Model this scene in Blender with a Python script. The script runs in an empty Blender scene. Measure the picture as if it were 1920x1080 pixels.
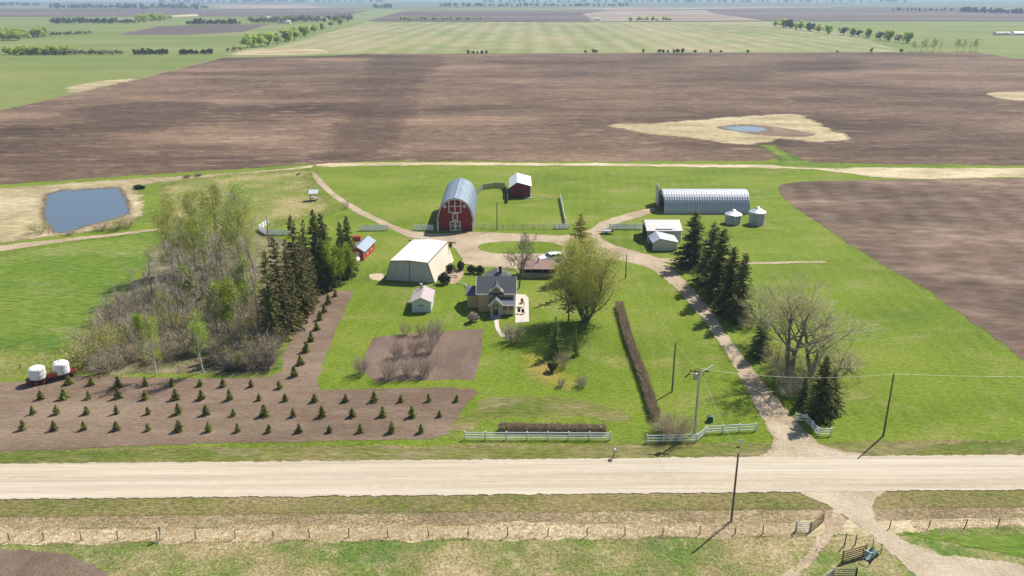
import bpy, bmesh, math, random
import numpy as np
from mathutils import Vector, Matrix, noise as mnoise
from mathutils.geometry import tessellate_polygon

# ------------------------------------------------------------------ camera, sky, sun, exposure
FPX, PITCH, CAMH = 1537.0, math.radians(19.6), 55.0
scene = bpy.context.scene
COL = scene.collection
cd = bpy.data.cameras.new('camera')
cd.sensor_width = 36.0
cd.lens = 36.0 * FPX / 1920.0
cd.clip_start, cd.clip_end = 0.5, 90000.0
cam = bpy.data.objects.new('camera', cd)
cam.location = (0, 0, CAMH)
cam.rotation_euler = (math.pi / 2 - PITCH, 0, 0)
COL.objects.link(cam)
scene.camera = cam

SUN_EL = math.radians(48.0)
SUN_AZ = math.atan2(0.70, 0.71)                 # clockwise from +Y
world = bpy.data.worlds.new('World')
scene.world = world
world.use_nodes = True
wn = world.node_tree
bg = wn.nodes['Background']
sky = wn.nodes.new('ShaderNodeTexSky')
sky.sky_type = 'NISHITA'
sky.sun_disc = False
sky.sun_elevation = SUN_EL
sky.sun_rotation = SUN_AZ
sky.altitude = 300
sky.dust_density = 1.0
wn.links.new(sky.outputs[0], bg.inputs['Color'])
bg.inputs['Strength'].default_value = 0.085
sd = bpy.data.lights.new('sun', 'SUN')
sd.energy = 5.0
sd.angle = math.radians(0.53)
sd.color = (1.0, 0.955, 0.88)
sun = bpy.data.objects.new('sun', sd)
sv = Vector((math.sin(SUN_AZ) * math.cos(SUN_EL), math.cos(SUN_AZ) * math.cos(SUN_EL), math.sin(SUN_EL)))
sun.rotation_euler = sv.to_track_quat('Z', 'Y').to_euler()
sun.location = (60, 120, 200)
COL.objects.link(sun)
scene.view_settings.view_transform = 'Standard'
scene.view_settings.look = 'None'
scene.view_settings.gamma = 1.0
scene.view_settings.use_curve_mapping = False
scene.view_settings.exposure = 0.58
scene.cycles.use_denoising = True
scene.cycles.max_bounces = 6
scene.cycles.diffuse_bounces = 3
scene.cycles.transparent_max_bounces = 12

# ------------------------------------------------------------------ survey helpers
SP, CP = math.sin(PITCH), math.cos(PITCH)
def G(px, py, z=0.0):
    """sighted point of the photograph -> metres on the level z"""
    x = (px - 960) / FPX; y = (540 - py) / FPX
    dy = CP + y * SP; dz = -SP + y * CP
    t = (z - CAMH) / dz
    return (x * t, dy * t)
def HT(py, top):
    """height of an upright thing whose foot is sighted at row py and top at row top"""
    Y = G(960, py)[1]
    y = (540 - top) / FPX
    return CAMH + (-SP + y * CP) / (CP + y * SP) * Y
def MPP(py):
    """metres per sighted pixel at the foot row"""
    Y = G(960, py)[1]
    return (Y * CP + CAMH * SP) / FPX

# ------------------------------------------------------------------ object helpers
def tag(o, label=None, cat=None, group=None, kind=None):
    if label: o['label'] = label
    if cat: o['category'] = cat
    if group: o['group'] = group
    if kind: o['kind'] = kind
    return o
def thing(name, label, cat, loc=(0, 0, 0), rz=0.0, group=None, scale=1.0):
    o = bpy.data.objects.new(name, None)
    o.empty_display_size = 0.3
    COL.objects.link(o)
    o.location = loc; o.rotation_euler = (0, 0, rz)
    o.scale = scale if isinstance(scale, tuple) else (scale,) * 3
    return tag(o, label, cat, group)
def link(name, me, parent=None, loc=(0, 0, 0), rot=(0, 0, 0), scale=(1, 1, 1)):
    o = bpy.data.objects.new(name, me)
    COL.objects.link(o)
    o.parent = parent
    o.location = loc; o.rotation_euler = rot; o.scale = scale
    return o

class MB:
    """collects shapes, built as one mesh"""
    def __init__(s): s.v = []; s.f = []; s.smooth = False
    def add(s, vs, fs):
        b = len(s.v); s.v += [tuple(v) for v in vs]; s.f += [tuple(i + b for i in f) for f in fs]; return s
    def box(s, x0, x1, y0, y1, z0, z1):
        return s.add([(x0, y0, z0), (x1, y0, z0), (x1, y1, z0), (x0, y1, z0), (x0, y0, z1), (x1, y0, z1), (x1, y1, z1), (x0, y1, z1)],
                     [(3, 2, 1, 0), (4, 5, 6, 7), (0, 1, 5, 4), (1, 2, 6, 5), (2, 3, 7, 6), (3, 0, 4, 7)])
    def prism(s, poly, a0, a1, axis='y'):
        """poly: outline (u,w); axis y: u=x w=z, axis x: u=y w=z, axis z: u=x w=y"""
        n = len(poly)
        def P(u, w, a):
            return {'y': (u, a, w), 'x': (a, u, w), 'z': (u, w, a)}[axis]
        vs = [P(u, w, a0) for u, w in poly] + [P(u, w, a1) for u, w in poly]
        fs = [tuple(range(n)), tuple(range(2 * n - 1, n - 1, -1))]
        fs += [(i, i + n, (i + 1) % n + n, (i + 1) % n) for i in range(n)]
        return s.add(vs, fs)
    def bar(s, p, q, w, h=None, up=(0, 0, 1)):
        """box beam from p to q"""
        h = h or w
        p = Vector(p); q = Vector(q); d = (q - p).normalized()
        u = Vector(up)
        if abs(d.dot(u)) > .99: u = Vector((0, 1, 0))
        sx = d.cross(u).normalized() * w / 2; sz = sx.cross(d).normalized() * h / 2
        vs = [p - sx - sz, p + sx - sz, p + sx + sz, p - sx + sz, q - sx - sz, q + sx - sz, q + sx + sz, q - sx + sz]
        return s.add(vs, [(0, 1, 2, 3), (7, 6, 5, 4), (0, 4, 5, 1), (1, 5, 6, 2), (2, 6, 7, 3), (3, 7, 4, 0)])
    def tube(s, p, q, r0, r1=None, n=8, caps=True):
        r1 = r0 if r1 is None else r1
        p = Vector(p); q = Vector(q); d = (q - p).normalized()
        u = d.orthogonal().normalized(); w = d.cross(u)
        vs = []
        for c, r in ((p, r0), (q, r1)):
            for i in range(n):
                a = 2 * math.pi * i / n
                vs.append(c + (u * math.cos(a) + w * math.sin(a)) * r)
        fs = [(i, (i + 1) % n, (i + 1) % n + n, i + n) for i in range(n)]
        if caps: fs += [tuple(range(n - 1, -1, -1)), tuple(range(n, 2 * n))]
        return s.add(vs, fs)
    def lathe(s, prof, n=20, c=(0, 0)):
        vs = []
        for r, z in prof:
            for i in range(n):
                a = 2 * math.pi * i / n
                vs.append((c[0] + r * math.cos(a), c[1] + r * math.sin(a), z))
        fs = []
        for k in range(len(prof) - 1):
            fs += [(k * n + i, k * n + (i + 1) % n, (k + 1) * n + (i + 1) % n, (k + 1) * n + i) for i in range(n)]
        fs.append(tuple(range(n - 1, -1, -1))); m = (len(prof) - 1) * n
        fs.append(tuple(range(m, m + n)))
        return s.add(vs, fs)
    def mesh(s, name, mat):
        me = bpy.data.meshes.new(name)
        me.from_pydata(s.v, [], s.f)
        bm = bmesh.new(); bm.from_mesh(me); bmesh.ops.recalc_face_normals(bm, faces=bm.faces); bm.to_mesh(me); bm.free()
        if mat: me.materials.append(mat)
        if s.smooth:
            for p in me.polygons: p.use_smooth = True
        return me
    def build(s, name, mat, parent=None, loc=(0, 0, 0), rot=(0, 0, 0)):
        return link(name, s.mesh(name, mat), parent, loc, rot)

def npmesh(name, verts, faces, mats, fmat=None):
    """verts (n,3); faces (m,k)"""
    me = bpy.data.meshes.new(name)
    m, k = faces.shape
    me.vertices.add(len(verts)); me.vertices.foreach_set('co', np.ascontiguousarray(verts, dtype=np.float32).ravel())
    me.loops.add(m * k); me.loops.foreach_set('vertex_index', np.ascontiguousarray(faces, dtype=np.int32).ravel())
    me.polygons.add(m); me.polygons.foreach_set('loop_start', np.arange(0, m * k, k, dtype=np.int32))
    for mt in (mats if isinstance(mats, (list, tuple)) else [mats]): me.materials.append(mt)
    if fmat is not None: me.polygons.foreach_set('material_index', fmat.astype(np.int32))
    me.update(calc_edges=True)
    return me

# ------------------------------------------------------------------ materials
class NT:
    def __init__(s, name):
        s.m = bpy.data.materials.new(name); s.m.use_nodes = True
        s.t = s.m.node_tree; s.N = s.t.nodes; s.N.clear()
        s.out = s.N.new('ShaderNodeOutputMaterial')
        s._pos = None
    def l(s, a, b): s.t.links.new(a, b)
    def pos(s, obj=False):
        if obj: return s.N.new('ShaderNodeTexCoord').outputs['Object']
        if s._pos is None: s._pos = s.N.new('ShaderNodeNewGeometry').outputs['Position']
        return s._pos
    def mapv(s, sc, rot=0.0, obj=False):
        mp = s.N.new('ShaderNodeMapping'); mp.inputs['Scale'].default_value = sc
        mp.inputs['Rotation'].default_value = (0, 0, rot)
        s.l(s.pos(obj), mp.inputs['Vector']); return mp.outputs[0]
    def noise(s, scale, stretch=(1, 1, 1), detail=4, rough=.55, dist=0, rot=0.0, obj=False):
        n = s.N.new('ShaderNodeTexNoise'); n.inputs['Scale'].default_value = scale
        n.inputs['Detail'].default_value = detail; n.inputs['Roughness'].default_value = rough
        n.inputs['Distortion'].default_value = dist
        s.l(s.mapv(stretch, rot, obj), n.inputs['Vector'])
        mr = s.N.new('ShaderNodeMapRange'); s.l(n.outputs[0], mr.inputs[0])
        mr.inputs[1].default_value = .29; mr.inputs[2].default_value = .71
        return mr.outputs[0]
    def ramp(s, fac, stops, interp='LINEAR'):
        r = s.N.new('ShaderNodeValToRGB'); cr = r.color_ramp; cr.interpolation = interp
        while len(cr.elements) > 1: cr.elements.remove(cr.elements[-1])
        for i, (p, c) in enumerate(stops):
            e = cr.elements[0] if i == 0 else cr.elements.new(p)
            e.position = p; e.color = (c if hasattr(c, '__len__') else (c, c, c))[:3] + (1,) if hasattr(c, '__len__') else (c, c, c, 1)
        s.l(fac, r.inputs[0]); return r.outputs[0]
    def mix(s, fac, a, b, mode='MIX'):
        m = s.N.new('ShaderNodeMix'); m.data_type = 'RGBA'; m.blend_type = mode
        for i, v in ((0, fac), (6, a), (7, b)):
            if hasattr(v, 'is_linked'): s.l(v, m.inputs[i])
            elif hasattr(v, '__len__'): m.inputs[i].default_value = tuple(v[:3]) + (1,)
            else: m.inputs[i].default_value = v if i == 0 else (v, v, v, 1)
        return m.outputs[2]
    def math(s, op, a, b=0.5, c=None):
        m = s.N.new('ShaderNodeMath'); m.operation = op
        for i, v in enumerate((a, b) if c is None else (a, b, c)):
            if hasattr(v, 'is_linked'): s.l(v, m.inputs[i])
            else: m.inputs[i].default_value = v
        return m.outputs[0]
    def bump(s, h, strength=.3, dist=.1):
        b = s.N.new('ShaderNodeBump'); b.inputs['Strength'].default_value = strength
        b.inputs['Distance'].default_value = dist; s.l(h, b.inputs['Height']); return b.outputs[0]
    def bsdf(s, col, rough=.8, metal=0, normal=None, spec=.3):
        b = s.N.new('ShaderNodeBsdfPrincipled')
        if hasattr(col, 'is_linked'): s.l(col, b.inputs['Base Color'])
        else: b.inputs['Base Color'].default_value = tuple(col[:3]) + (1,)
        if hasattr(rough, 'is_linked'): s.l(rough, b.inputs['Roughness'])
        else: b.inputs['Roughness'].default_value = rough
        b.inputs['Metallic'].default_value = metal
        b.inputs['Specular IOR Level'].default_value = spec
        if normal is not None: s.l(normal, b.inputs['Normal'])
        return b.outputs[0]
    def done(s, sh): s.l(sh, s.out.inputs['Surface']); return s.m

def mul(c, k): return tuple(x * k for x in c)

def ground_mat(name, big, big_scale, mid=None, mid_scale=.3, mid_amt=.5, fine_scale=1.6, fine=(.72, 1.28), stretch=(1, 1, 1), rot=0.0,
               bump=.5, fade=.45, fade_scale=.6, stripes=None, rows=None, thr=(.35, .65), patch=None, soft=False):
    n = NT(name)
    c = n.ramp(n.noise(big_scale, stretch, 5, .6, rot=rot), big)
    if stripes:        # (period metres, colour, amount, angle) lines running away from the viewer
        per, sc, amt, ang = stripes
        w = n.N.new('ShaderNodeTexWave'); w.wave_type = 'BANDS'; w.bands_direction = 'X'
        w.inputs['Scale'].default_value = 1.0 / per * .314; w.inputs['Distortion'].default_value = 1.2
        w.inputs['Detail'].default_value = 2; w.inputs['Detail Scale'].default_value = 1.5
        n.l(n.mapv((1, .3, 1), ang), w.inputs['Vector'])
        f = n.math('MULTIPLY', n.math('MULTIPLY', w.outputs['Fac'], n.ramp(n.noise(big_scale * 3), [(.3, .2), (.7, 1.0)])), amt)
        c = n.mix(f, c, sc)
    if mid:
        f = n.math('MULTIPLY', n.ramp(n.noise(mid_scale, stretch, 6, .62, .3, rot=rot), [(thr[0], 0.0), (thr[1], 1.0)]), mid_amt)
        c = n.mix(f, c, mid)
    if patch: c = n.mix(1.0, c, n.ramp(n.noise(patch[0], (.7, 1, 1), 3, .55, .5), [(.1, patch[1]), (.6, patch[2])]), 'MULTIPLY')
    fn = n.noise(fine_scale, stretch, 5, .7, rot=rot)
    c = n.mix(1.0, c, n.ramp(fn, [(.25, fine[0]), (.75, fine[1])]), 'MULTIPLY')
    nb = n.bump(n.noise(fine_scale * 1.3, stretch, 5, .7, rot=rot), bump, .25)
    sh = n.bsdf(c, .95, 0, nb, .1)
    if fade:
        at = n.N.new('ShaderNodeAttribute'); at.attribute_name = 'fade'
        k = n.math('ADD', at.outputs['Fac'], n.math('MULTIPLY', n.math('SUBTRACT', n.noise(fade_scale, (1, 1, 1), 5, .7), .5), 1.05))
        if soft:       # stippled edge: grains of one ground thin out into the other
            am = n.math('MULTIPLY', n.math('MULTIPLY', at.outputs['Fac'], n.math('SUBTRACT', 1.0, at.outputs['Fac'])), 5.0)
            gr_ = n.math('MULTIPLY', n.math('SUBTRACT', n.noise(max(fade_scale * 9, .8), (1, 1, 1), 3, .8), .5), am)
            al = n.math('GREATER_THAN', n.math('ADD', k, gr_), fade)
        else: al = n.math('GREATER_THAN', k, fade)
        tr = n.N.new('ShaderNodeBsdfTransparent'); mx = n.N.new('ShaderNodeMixShader')
        n.l(al, mx.inputs[0]); n.l(tr.outputs[0], mx.inputs[1]); n.l(sh, mx.inputs[2]); sh = mx.outputs[0]
    return n.done(sh)

def pmat(name, col, rough=.7, metal=0, var=.12, vs=.7, stretch=(1, 1, 1), wave=None, spec=.3, bump=.12, dirt=None):
    """painted / metal / timber surface: wave=(direction, ribs per metre, depth)"""
    n = NT(name)
    nz = n.noise(vs, stretch, 6, .65, obj=True)
    c = n.ramp(nz, [(.1, mul(col, 1 - var)), (.9, mul(col, 1 + var))])
    if dirt:
        f = n.math('MULTIPLY', n.ramp(n.noise(.5, (1.5, 1.5, .35), 6, .7, obj=True), [(.5, 0.0), (1.0, 1.0)]), dirt[1])
        c = n.mix(f, c, dirt[0])
    h = n.noise(9, (1, 1, 1), 4, .6, obj=True)
    nb = n.bump(h, bump, .02)
    if wave:
        w = n.N.new('ShaderNodeTexWave'); w.bands_direction = wave[0]; w.inputs['Scale'].default_value = wave[1] * .314
        w.inputs['Distortion'].default_value = 0
        n.l(n.pos(True), w.inputs['Vector'])
        b = n.N.new('ShaderNodeBump'); b.inputs['Strength'].default_value = .8; b.inputs['Distance'].default_value = wave[2]
        n.l(w.outputs['Fac'], b.inputs['Height']); n.l(nb, b.inputs['Normal']); nb = b.outputs[0]
    return n.done(n.bsdf(c, n.ramp(nz, [(.3, max(0, rough - .08)), (.7, min(1, rough + .08))]), metal, nb, spec))

def leaf_mat(name, cols, trans=.35, objvar=.25):
    n = NT(name)
    g = n.N.new('ShaderNodeNewGeometry'); oi = n.N.new('ShaderNodeObjectInfo')
    k = len(cols)
    c = n.ramp(g.outputs['Random Per Island'], [(i / max(1, k - 1), cols[i]) for i in range(k)])
    hs = n.N.new('ShaderNodeHueSaturation')
    hs.inputs['Saturation'].default_value = 1.0
    n.l(n.math('ADD', n.math('MULTIPLY', oi.outputs['Random'], .03), .485), hs.inputs['Hue'])
    n.l(n.math('ADD', n.math('MULTIPLY', oi.outputs['Random'], objvar * 2), 1 - objvar), hs.inputs['Value'])
    n.l(c, hs.inputs['Color'])
    sh = n.bsdf(hs.outputs[0], .75, 0, None, .2)
    if trans:
        tl = n.N.new('ShaderNodeBsdfTranslucent'); n.l(hs.outputs[0], tl.inputs['Color'])
        mx = n.N.new('ShaderNodeMixShader'); mx.inputs[0].default_value = trans
        n.l(sh, mx.inputs[1]); n.l(tl.outputs[0], mx.inputs[2]); sh = mx.outputs[0]
    return n.done(sh)

GRASS = [(.12, (.1, .15, .012)), (.5, (.135, .19, .015)), (.88, (.18, .215, .03))]
M = {}
M['base'] = ground_mat('grassland', [(.3, (.13, .19, .05)), (.5, (.17, .22, .07)), (.7, (.2, .2, .09))], .004, (.24, .2, .1), .02, .35, .8, fade=0, bump=.4)
M['lawn'] = ground_mat('lawn_grass', GRASS, .045, (.265, .235, .09), .13, .5, 2.2, (.8, 1.2), (.6, 1, 1), bump=.6, thr=(.55, .95), rot=.1, stripes=(3.1, (.17, .22, .03), .4, .3))
M['lush'] = ground_mat('lush_grass', [(.15, (.07, .13, .02)), (.5, (.105, .165, .018)), (.85, (.155, .195, .034))], .045, (.23, .23, .09), .14, .5, 1.3, (.75, 1.25), (.35, 1, 1), rot=.5, thr=(.55, .95), soft=True)
M['rough'] = ground_mat('rough_grass', [(.15, (.13, .17, .025)), (.5, (.175, .185, .045)), (.85, (.28, .24, .1))], .06, (.36, .29, .15), .2, .5, 1.2, (.75, 1.25), thr=(.5, .95), fade_scale=.25, soft=True)
M['straw'] = ground_mat('dry_straw', [(.2, (.36, .29, .17)), (.5, (.47, .385, .24)), (.8, (.55, .46, .31))], .1, (.22, .2, .07), .25, .5, 2.0, (.78, 1.2), (.6, 1, 1), thr=(.55, .95), fade_scale=.3)
M['verge'] = ground_mat('verge_grass', [(.2, (.1, .13, .02)), (.5, (.145, .155, .035)), (.8, (.2, .17, .07))], .08, (.26, .2, .12), .3, .7, 2.0, (.75, 1.25), (.3, 1, 1), thr=(.45, .9))
M['olive'] = ground_mat('olive_ditch_grass', [(.2, (.13, .14, .035)), (.5, (.185, .17, .055)), (.8, (.25, .2, .09))], .1, (.22, .16, .09), .5, .5, 3.0, (.7, 1.3), (.5, 1, 1))
M['brownditch'] = ground_mat('brown_ditch_grass', [(.2, (.25, .19, .115)), (.5, (.33, .255, .155)), (.8, (.41, .33, .21))], .15, (.19, .16, .07), .5, .5, 3.0, (.7, 1.3), (.6, 1, 1))
M['pasture'] = ground_mat('pasture_grass', [(.2, (.1, .16, .03)), (.45, (.165, .19, .05)), (.65, (.28, .235, .11)), (.9, (.38, .3, .17))], .1, (.4, .32, .18), .35, .6, 2.6, (.7, 1.3), thr=(.5, .9))
M['plowed'] = ground_mat('plowed_soil', [(.1, (.068, .042, .029)), (.4, (.104, .066, .044)), (.65, (.142, .091, .06)), (.95, (.21, .138, .09))], .02,
                         (.31, .215, .14), .15, .6, .5, (.74, 1.28), (.42, 1, 1), rot=-.07, bump=.8, fade_scale=.12, thr=(.6, 1.0), patch=(.0055, .5, 1.15), stripes=(3.6, (.17, .12, .085), .4, math.pi / 2 - .05))
M['damp'] = ground_mat('damp_plowed_soil', [(.1, (.06, .038, .027)), (.5, (.09, .058, .04)), (.9, (.125, .082, .056))], .02, (.2, .14, .095), .15, .55, .5, (.74, 1.28), (.42, 1, 1), rot=-.07, bump=.8, soft=True, fade=.45, fade_scale=.03, thr=(.6, 1))
M['plowed2'] = ground_mat('plowed_soil_east', [(.15, (.09, .057, .04)), (.5, (.13, .086, .06)), (.9, (.19, .13, .09))], .02,
                          (.28, .205, .148), .07, .6, .3, (.76, 1.25), (.45, 1, 1), rot=.5, patch=(.012, .7, 1.15), bump=.8, fade_scale=.3, stripes=(7.0, (.19, .14, .11), .4, .62), thr=(.55, 1.0))
M['soil'] = ground_mat('tilled_soil', [(.2, (.155, .107, .074)), (.5, (.197, .138, .097)), (.85, (.245, .178, .127))], .08, (.29, .23, .165), .5, .4, 2.6, (.88, 1.12), (.3, 1, 1), bump=.6, thr=(.5, 1))
M['garden'] = ground_mat('garden_soil', [(.2, (.135, .092, .07)), (.5, (.16, .112, .085)), (.85, (.186, .134, .102))], .15, (.22, .17, .14), .6, .3, 3.0, (.94, 1.06), (1, .4, 1), bump=.4, thr=(.5, 1))
M['hay'] = ground_mat('hay_stubble', [(.2, (.15, .18, .06)), (.5, (.2, .21, .08)), (.8, (.27, .235, .12))], .006, (.31, .26, .15), .03, .45, .25, (.88, 1.12), (1, .4, 1), bump=.3, fade=.1, fade_scale=.05,
                      stripes=(33.0, (.36, .31, .19), .6, .06), thr=(.5, 1))
M['fargreen'] = ground_mat('far_crop', [(.2, (.125, .165, .04)), (.5, (.155, .185, .05)), (.8, (.195, .205, .075))], .006, (.23, .22, .09), .04, .4, .3, (.88, 1.12), (.6, 1, 1), bump=.3, fade_scale=.08, thr=(.5, 1))
M['farbrown'] = ground_mat('far_plowed', [(.2, (.09, .064, .06)), (.55, (.125, .09, .08)), (.8, (.16, .118, .1))], .002, (.2, .15, .12), .01, .3, .1, (.9, 1.1), (.4, 1, 1), bump=.2, fade=.1, fade_scale=.03, thr=(.5, 1))
M['fartan'] = ground_mat('far_stubble', [(.3, (.24, .185, .14)), (.7, (.31, .245, .185))], .003, None, fine_scale=.1, fine=(.92, 1.08), bump=.2, fade=.1, fade_scale=.03)
M['fardull'] = ground_mat('far_pasture', [(.2, (.12, .16, .08)), (.5, (.17, .18, .1)), (.8, (.15, .11, .09))], .0016, (.12, .12, .08), .006, .5, .1, (.9, 1.1), bump=.2, fade=.1, fade_scale=.03)
M['road'] = ground_mat('road_gravel', [(.15, (.365, .298, .21)), (.5, (.42, .35, .256)), (.85, (.465, .393, .298))], .3, (.5, .445, .36), .8, .6, 3.0, (.9, 1.08), (.02, 1, 1), bump=.3, fade_scale=.8, rot=.0165, thr=(.4, .9), stripes=(.66, (.51, .445, .355), .45, math.pi / 2 - .0165))
M['approach'] = ground_mat('approach_gravel', [(.15, (.35, .28, .19)), (.5, (.415, .34, .24)), (.85, (.465, .39, .285))], .2, (.3, .26, .15), .5, .35, 2.4, (.88, 1.1), bump=.4, fade_scale=.7, thr=(.6, 1))
M['strawfield'] = ground_mat('field_straw', [(.2, (.27, .22, .12)), (.5, (.36, .295, .17)), (.8, (.44, .365, .225))], .05, (.2, .18, .08), .12, .55, .6, (.8, 1.2), (.5, 1, 1), thr=(.5, .95), fade_scale=.15, soft=True)
M['gravel'] = ground_mat('drive_gravel', [(.2, (.32, .245, .16)), (.5, (.385, .3, .203)), (.85, (.44, .36, .258))], .12, (.27, .235, .12), .4, .4, 2.2, (.86, 1.13), bump=.5, thr=(.6, 1))
M['dirt'] = ground_mat('dirt_track', [(.2, (.32, .24, .16)), (.5, (.39, .3, .2)), (.8, (.45, .36, .25))], .2, (.2, .2, .06), .4, .5, 2.5, (.82, 1.18), bump=.5, thr=(.55, 1))
M['sand'] = ground_mat('sand_patch', [(.3, (.42, .34, .22)), (.7, (.5, .41, .28))], .3, (.3, .25, .1), .6, .4, 3.0, bump=.4, thr=(.5, 1))
M['yellowgrass'] = ground_mat('dandelion_grass', [(.2, (.14, .185, .018)), (.5, (.19, .2, .025)), (.8, (.27, .215, .06))], .12, (.36, .29, .035), .5, .35, 3.5, (.75, 1.25), fade_scale=.25, thr=(.5, 1), soft=True)
M['mud'] = ground_mat('mud_bank', [(.2, (.19, .145, .085)), (.5, (.34, .265, .16)), (.8, (.46, .37, .23))], .15, (.16, .14, .06), .4, .5, 2.0, (.75, 1.25), thr=(.5, 1), soft=True)

def water_mat(name, c):
    n = NT(name)
    nb = n.bump(n.noise(1.3, (1, .5, 1), 3, .6), .06, .05)
    b = n.bsdf(c, .12, 0, nb, .5)
    return n.done(b)
M['water'] = water_mat('pond_water', (.075, .098, .13))

M['red'] = pmat('barn_red', (.2, .03, .03), .75, var=.18, vs=1.0, stretch=(1, 1, .2), wave=('X', 3.3, .015))
M['redshed'] = pmat('shed_red', (.2, .026, .028), .75, var=.2, vs=1.0, stretch=(1, 1, .2), wave=('X', 3.3, .015))
M['redbright'] = pmat('bright_red', (.42, .05, .03), .5)
M['maroon'] = pmat('maroon_paint', (.14, .018, .02), .5)
M['white'] = pmat('white_paint', (.74, .73, .7), .6, var=.05, dirt=((.5, .47, .4), .3))
M['fencewhite'] = pmat('white_fence_paint', (.76, .76, .76), .55, var=.05, dirt=((.5, .5, .46), .35))
M['cream'] = pmat('cream_metal', (.62, .55, .44), .55, var=.05, vs=.3, wave=('Y', 2.6, .02), dirt=((.5, .42, .31), .35))
M['whitewall'] = pmat('white_siding', (.68, .67, .63), .6, var=.04, wave=('Z', 5, .02), dirt=((.5, .48, .42), .3))
M['greenwhite'] = pmat('pale_siding', (.56, .6, .54), .6, var=.05, wave=('Z', 5, .02), dirt=((.42, .44, .36), .3))
M['whiteroof'] = pmat('white_metal_roof', (.62, .61, .57), .5, var=.04, vs=.25, wave=('X', 2.6, .02), dirt=((.6, .53, .42), .35))
M['browntrim'] = pmat('brown_trim', (.11, .065, .045), .6)
M['bluegrey'] = pmat('blue_grey_metal_roof', (.17, .215, .26), .5, .15, var=.12, vs=.4, wave=('Y', 2.4, .02), spec=.5)
M['steel'] = pmat('galvanised_steel', (.4, .42, .45), .55, .25, var=.1, vs=.6, spec=.5)
M['binsteel'] = pmat('bin_steel', (.4, .43, .46), .45, .6, var=.1, vs=.8, wave=('Z', 9, .02), spec=.5)
M['binroof'] = pmat('bin_roof_steel', (.7, .71, .72), .38, .5, var=.08, spec=.5)
M['greyroof'] = pmat('grey_metal_roof', (.46, .45, .43), .55, .1, var=.08, vs=.4, wave=('X', 2.6, .02), dirt=((.35, .31, .27), .4))
M['bluishroof'] = pmat('pale_blue_roof', (.4, .44, .48), .45, .3, var=.08, wave=('Y', 2.6, .02))
M['mauveroof'] = pmat('mauve_shingle', (.38, .32, .31), .85, var=.12, vs=3)
M['shingle'] = pmat('charcoal_shingle', (.062, .064, .075), .85, var=.2, vs=3.5, bump=.5)
M['shinglegrey'] = pmat('grey_shingle', (.125, .13, .145), .85, var=.2, vs=3.5, bump=.5)
M['tan'] = pmat('tan_siding', (.5, .38, .2), .7, var=.06, wave=('Z', 6, .02))
M['tandark'] = pmat('weathered_tan', (.33, .27, .19), .8, var=.15, vs=1.2, stretch=(1, 1, .3), wave=('Z', 5, .02))
M['brownroof'] = pmat('brown_shingle', (.23, .15, .12), .85, var=.2, vs=2.5)
M['shedgrey'] = pmat('grey_siding', (.52, .5, .47), .65, var=.06, wave=('X', 3.5, .02), dirt=((.4, .34, .28), .4))
M['dark'] = pmat('dark_and_shade', (.02, .02, .022), .9)  # near-black parts, also shade painted as flat panels
M['teal'] = pmat('dark_teal_paint', (.03, .075, .075), .6)
M['glass'] = pmat('window_glass', (.03, .04, .05), .08, spec=.6, var=.05, bump=0)
M['glasspale'] = pmat('curtained_glass', (.3, .36, .34), .25, var=.2, bump=0)
M['brick'] = pmat('porch_blind', (.26, .13, .08), .8, var=.2)
M['concrete'] = pmat('pale_concrete', (.5, .44, .37), .85, var=.06, vs=.8)
M['greyconcrete'] = pmat('grey_concrete', (.32, .32, .33), .85, var=.1)
M['weathered'] = pmat('weathered_timber', (.2, .175, .15), .9, var=.3, vs=2, stretch=(1, 1, .25))
M['pole'] = pmat('pole_timber', (.17, .13, .1), .9, var=.25, vs=2, stretch=(1, 1, .15))
M['palepole'] = pmat('pale_pole_timber', (.42, .38, .33), .9, var=.2, vs=2, stretch=(1, 1, .15))
M['post'] = pmat('post_timber', (.2, .15, .11), .9, var=.3, vs=2)
M['plank'] = pmat('rough_plank', (.34, .23, .13), .9, var=.25, vs=2)
M['blackmetal'] = pmat('black_metal', (.03, .03, .035), .5, .3)
M['greymetal'] = pmat('grey_metal', (.3, .31, .32), .5, .5)
M['wire'] = pmat('line_wire', (.45, .44, .4), .6, .3)
M['insul'] = pmat('brown_ceramic', (.3, .12, .06), .3)
M['plastic'] = pmat('white_plastic', (.78, .77, .74), .4, var=.03)
M['tyre'] = pmat('tyre_rubber', (.025, .025, .025), .85)
M['carwhite'] = pmat('white_car_paint', (.8, .8, .8), .25, var=.02, spec=.5, bump=0)
M['rust'] = pmat('rusty_steel', (.2, .09, .05), .85, var=.35, vs=2)
M['stone'] = pmat('field_stone', (.3, .27, .24), .9, var=.3, vs=2)
M['bark'] = pmat('grey_bark', (.2, .165, .14), .95, var=.3, vs=2, stretch=(1, 1, .3))
M['darkbark'] = pmat('dark_bark', (.1, .08, .065), .95, var=.3, vs=2, stretch=(1, 1, .3))
M['birch'] = pmat('white_bark', (.55, .5, .44), .9, var=.25, vs=2.5, stretch=(1, 1, 1.5))
M['twig_grey'] = leaf_mat('grey_twigs', [(.36, .3, .25), (.46, .39, .32), (.55, .48, .4)], 0, .2)
M['twig_brown'] = leaf_mat('brown_twigs', [(.3, .235, .155), (.4, .325, .22), (.5, .42, .3)], 0, .2)
M['twig_mauve'] = leaf_mat('mauve_twigs', [(.33, .25, .21), (.44, .34, .285), (.54, .43, .35)], 0, .15)
M['twig_hedge'] = leaf_mat('hedge_twigs', [(.3, .22, .15), (.4, .3, .215), (.5, .39, .285)], 0, .1)
M['twig_pale'] = leaf_mat('pale_twigs', [(.46, .42, .26), (.57, .52, .34), (.66, .61, .43)], 0, .1)
M['twig_dark'] = leaf_mat('dark_twigs', [(.13, .105, .09), (.19, .155, .13), (.25, .21, .18)], 0, .2)
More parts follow.
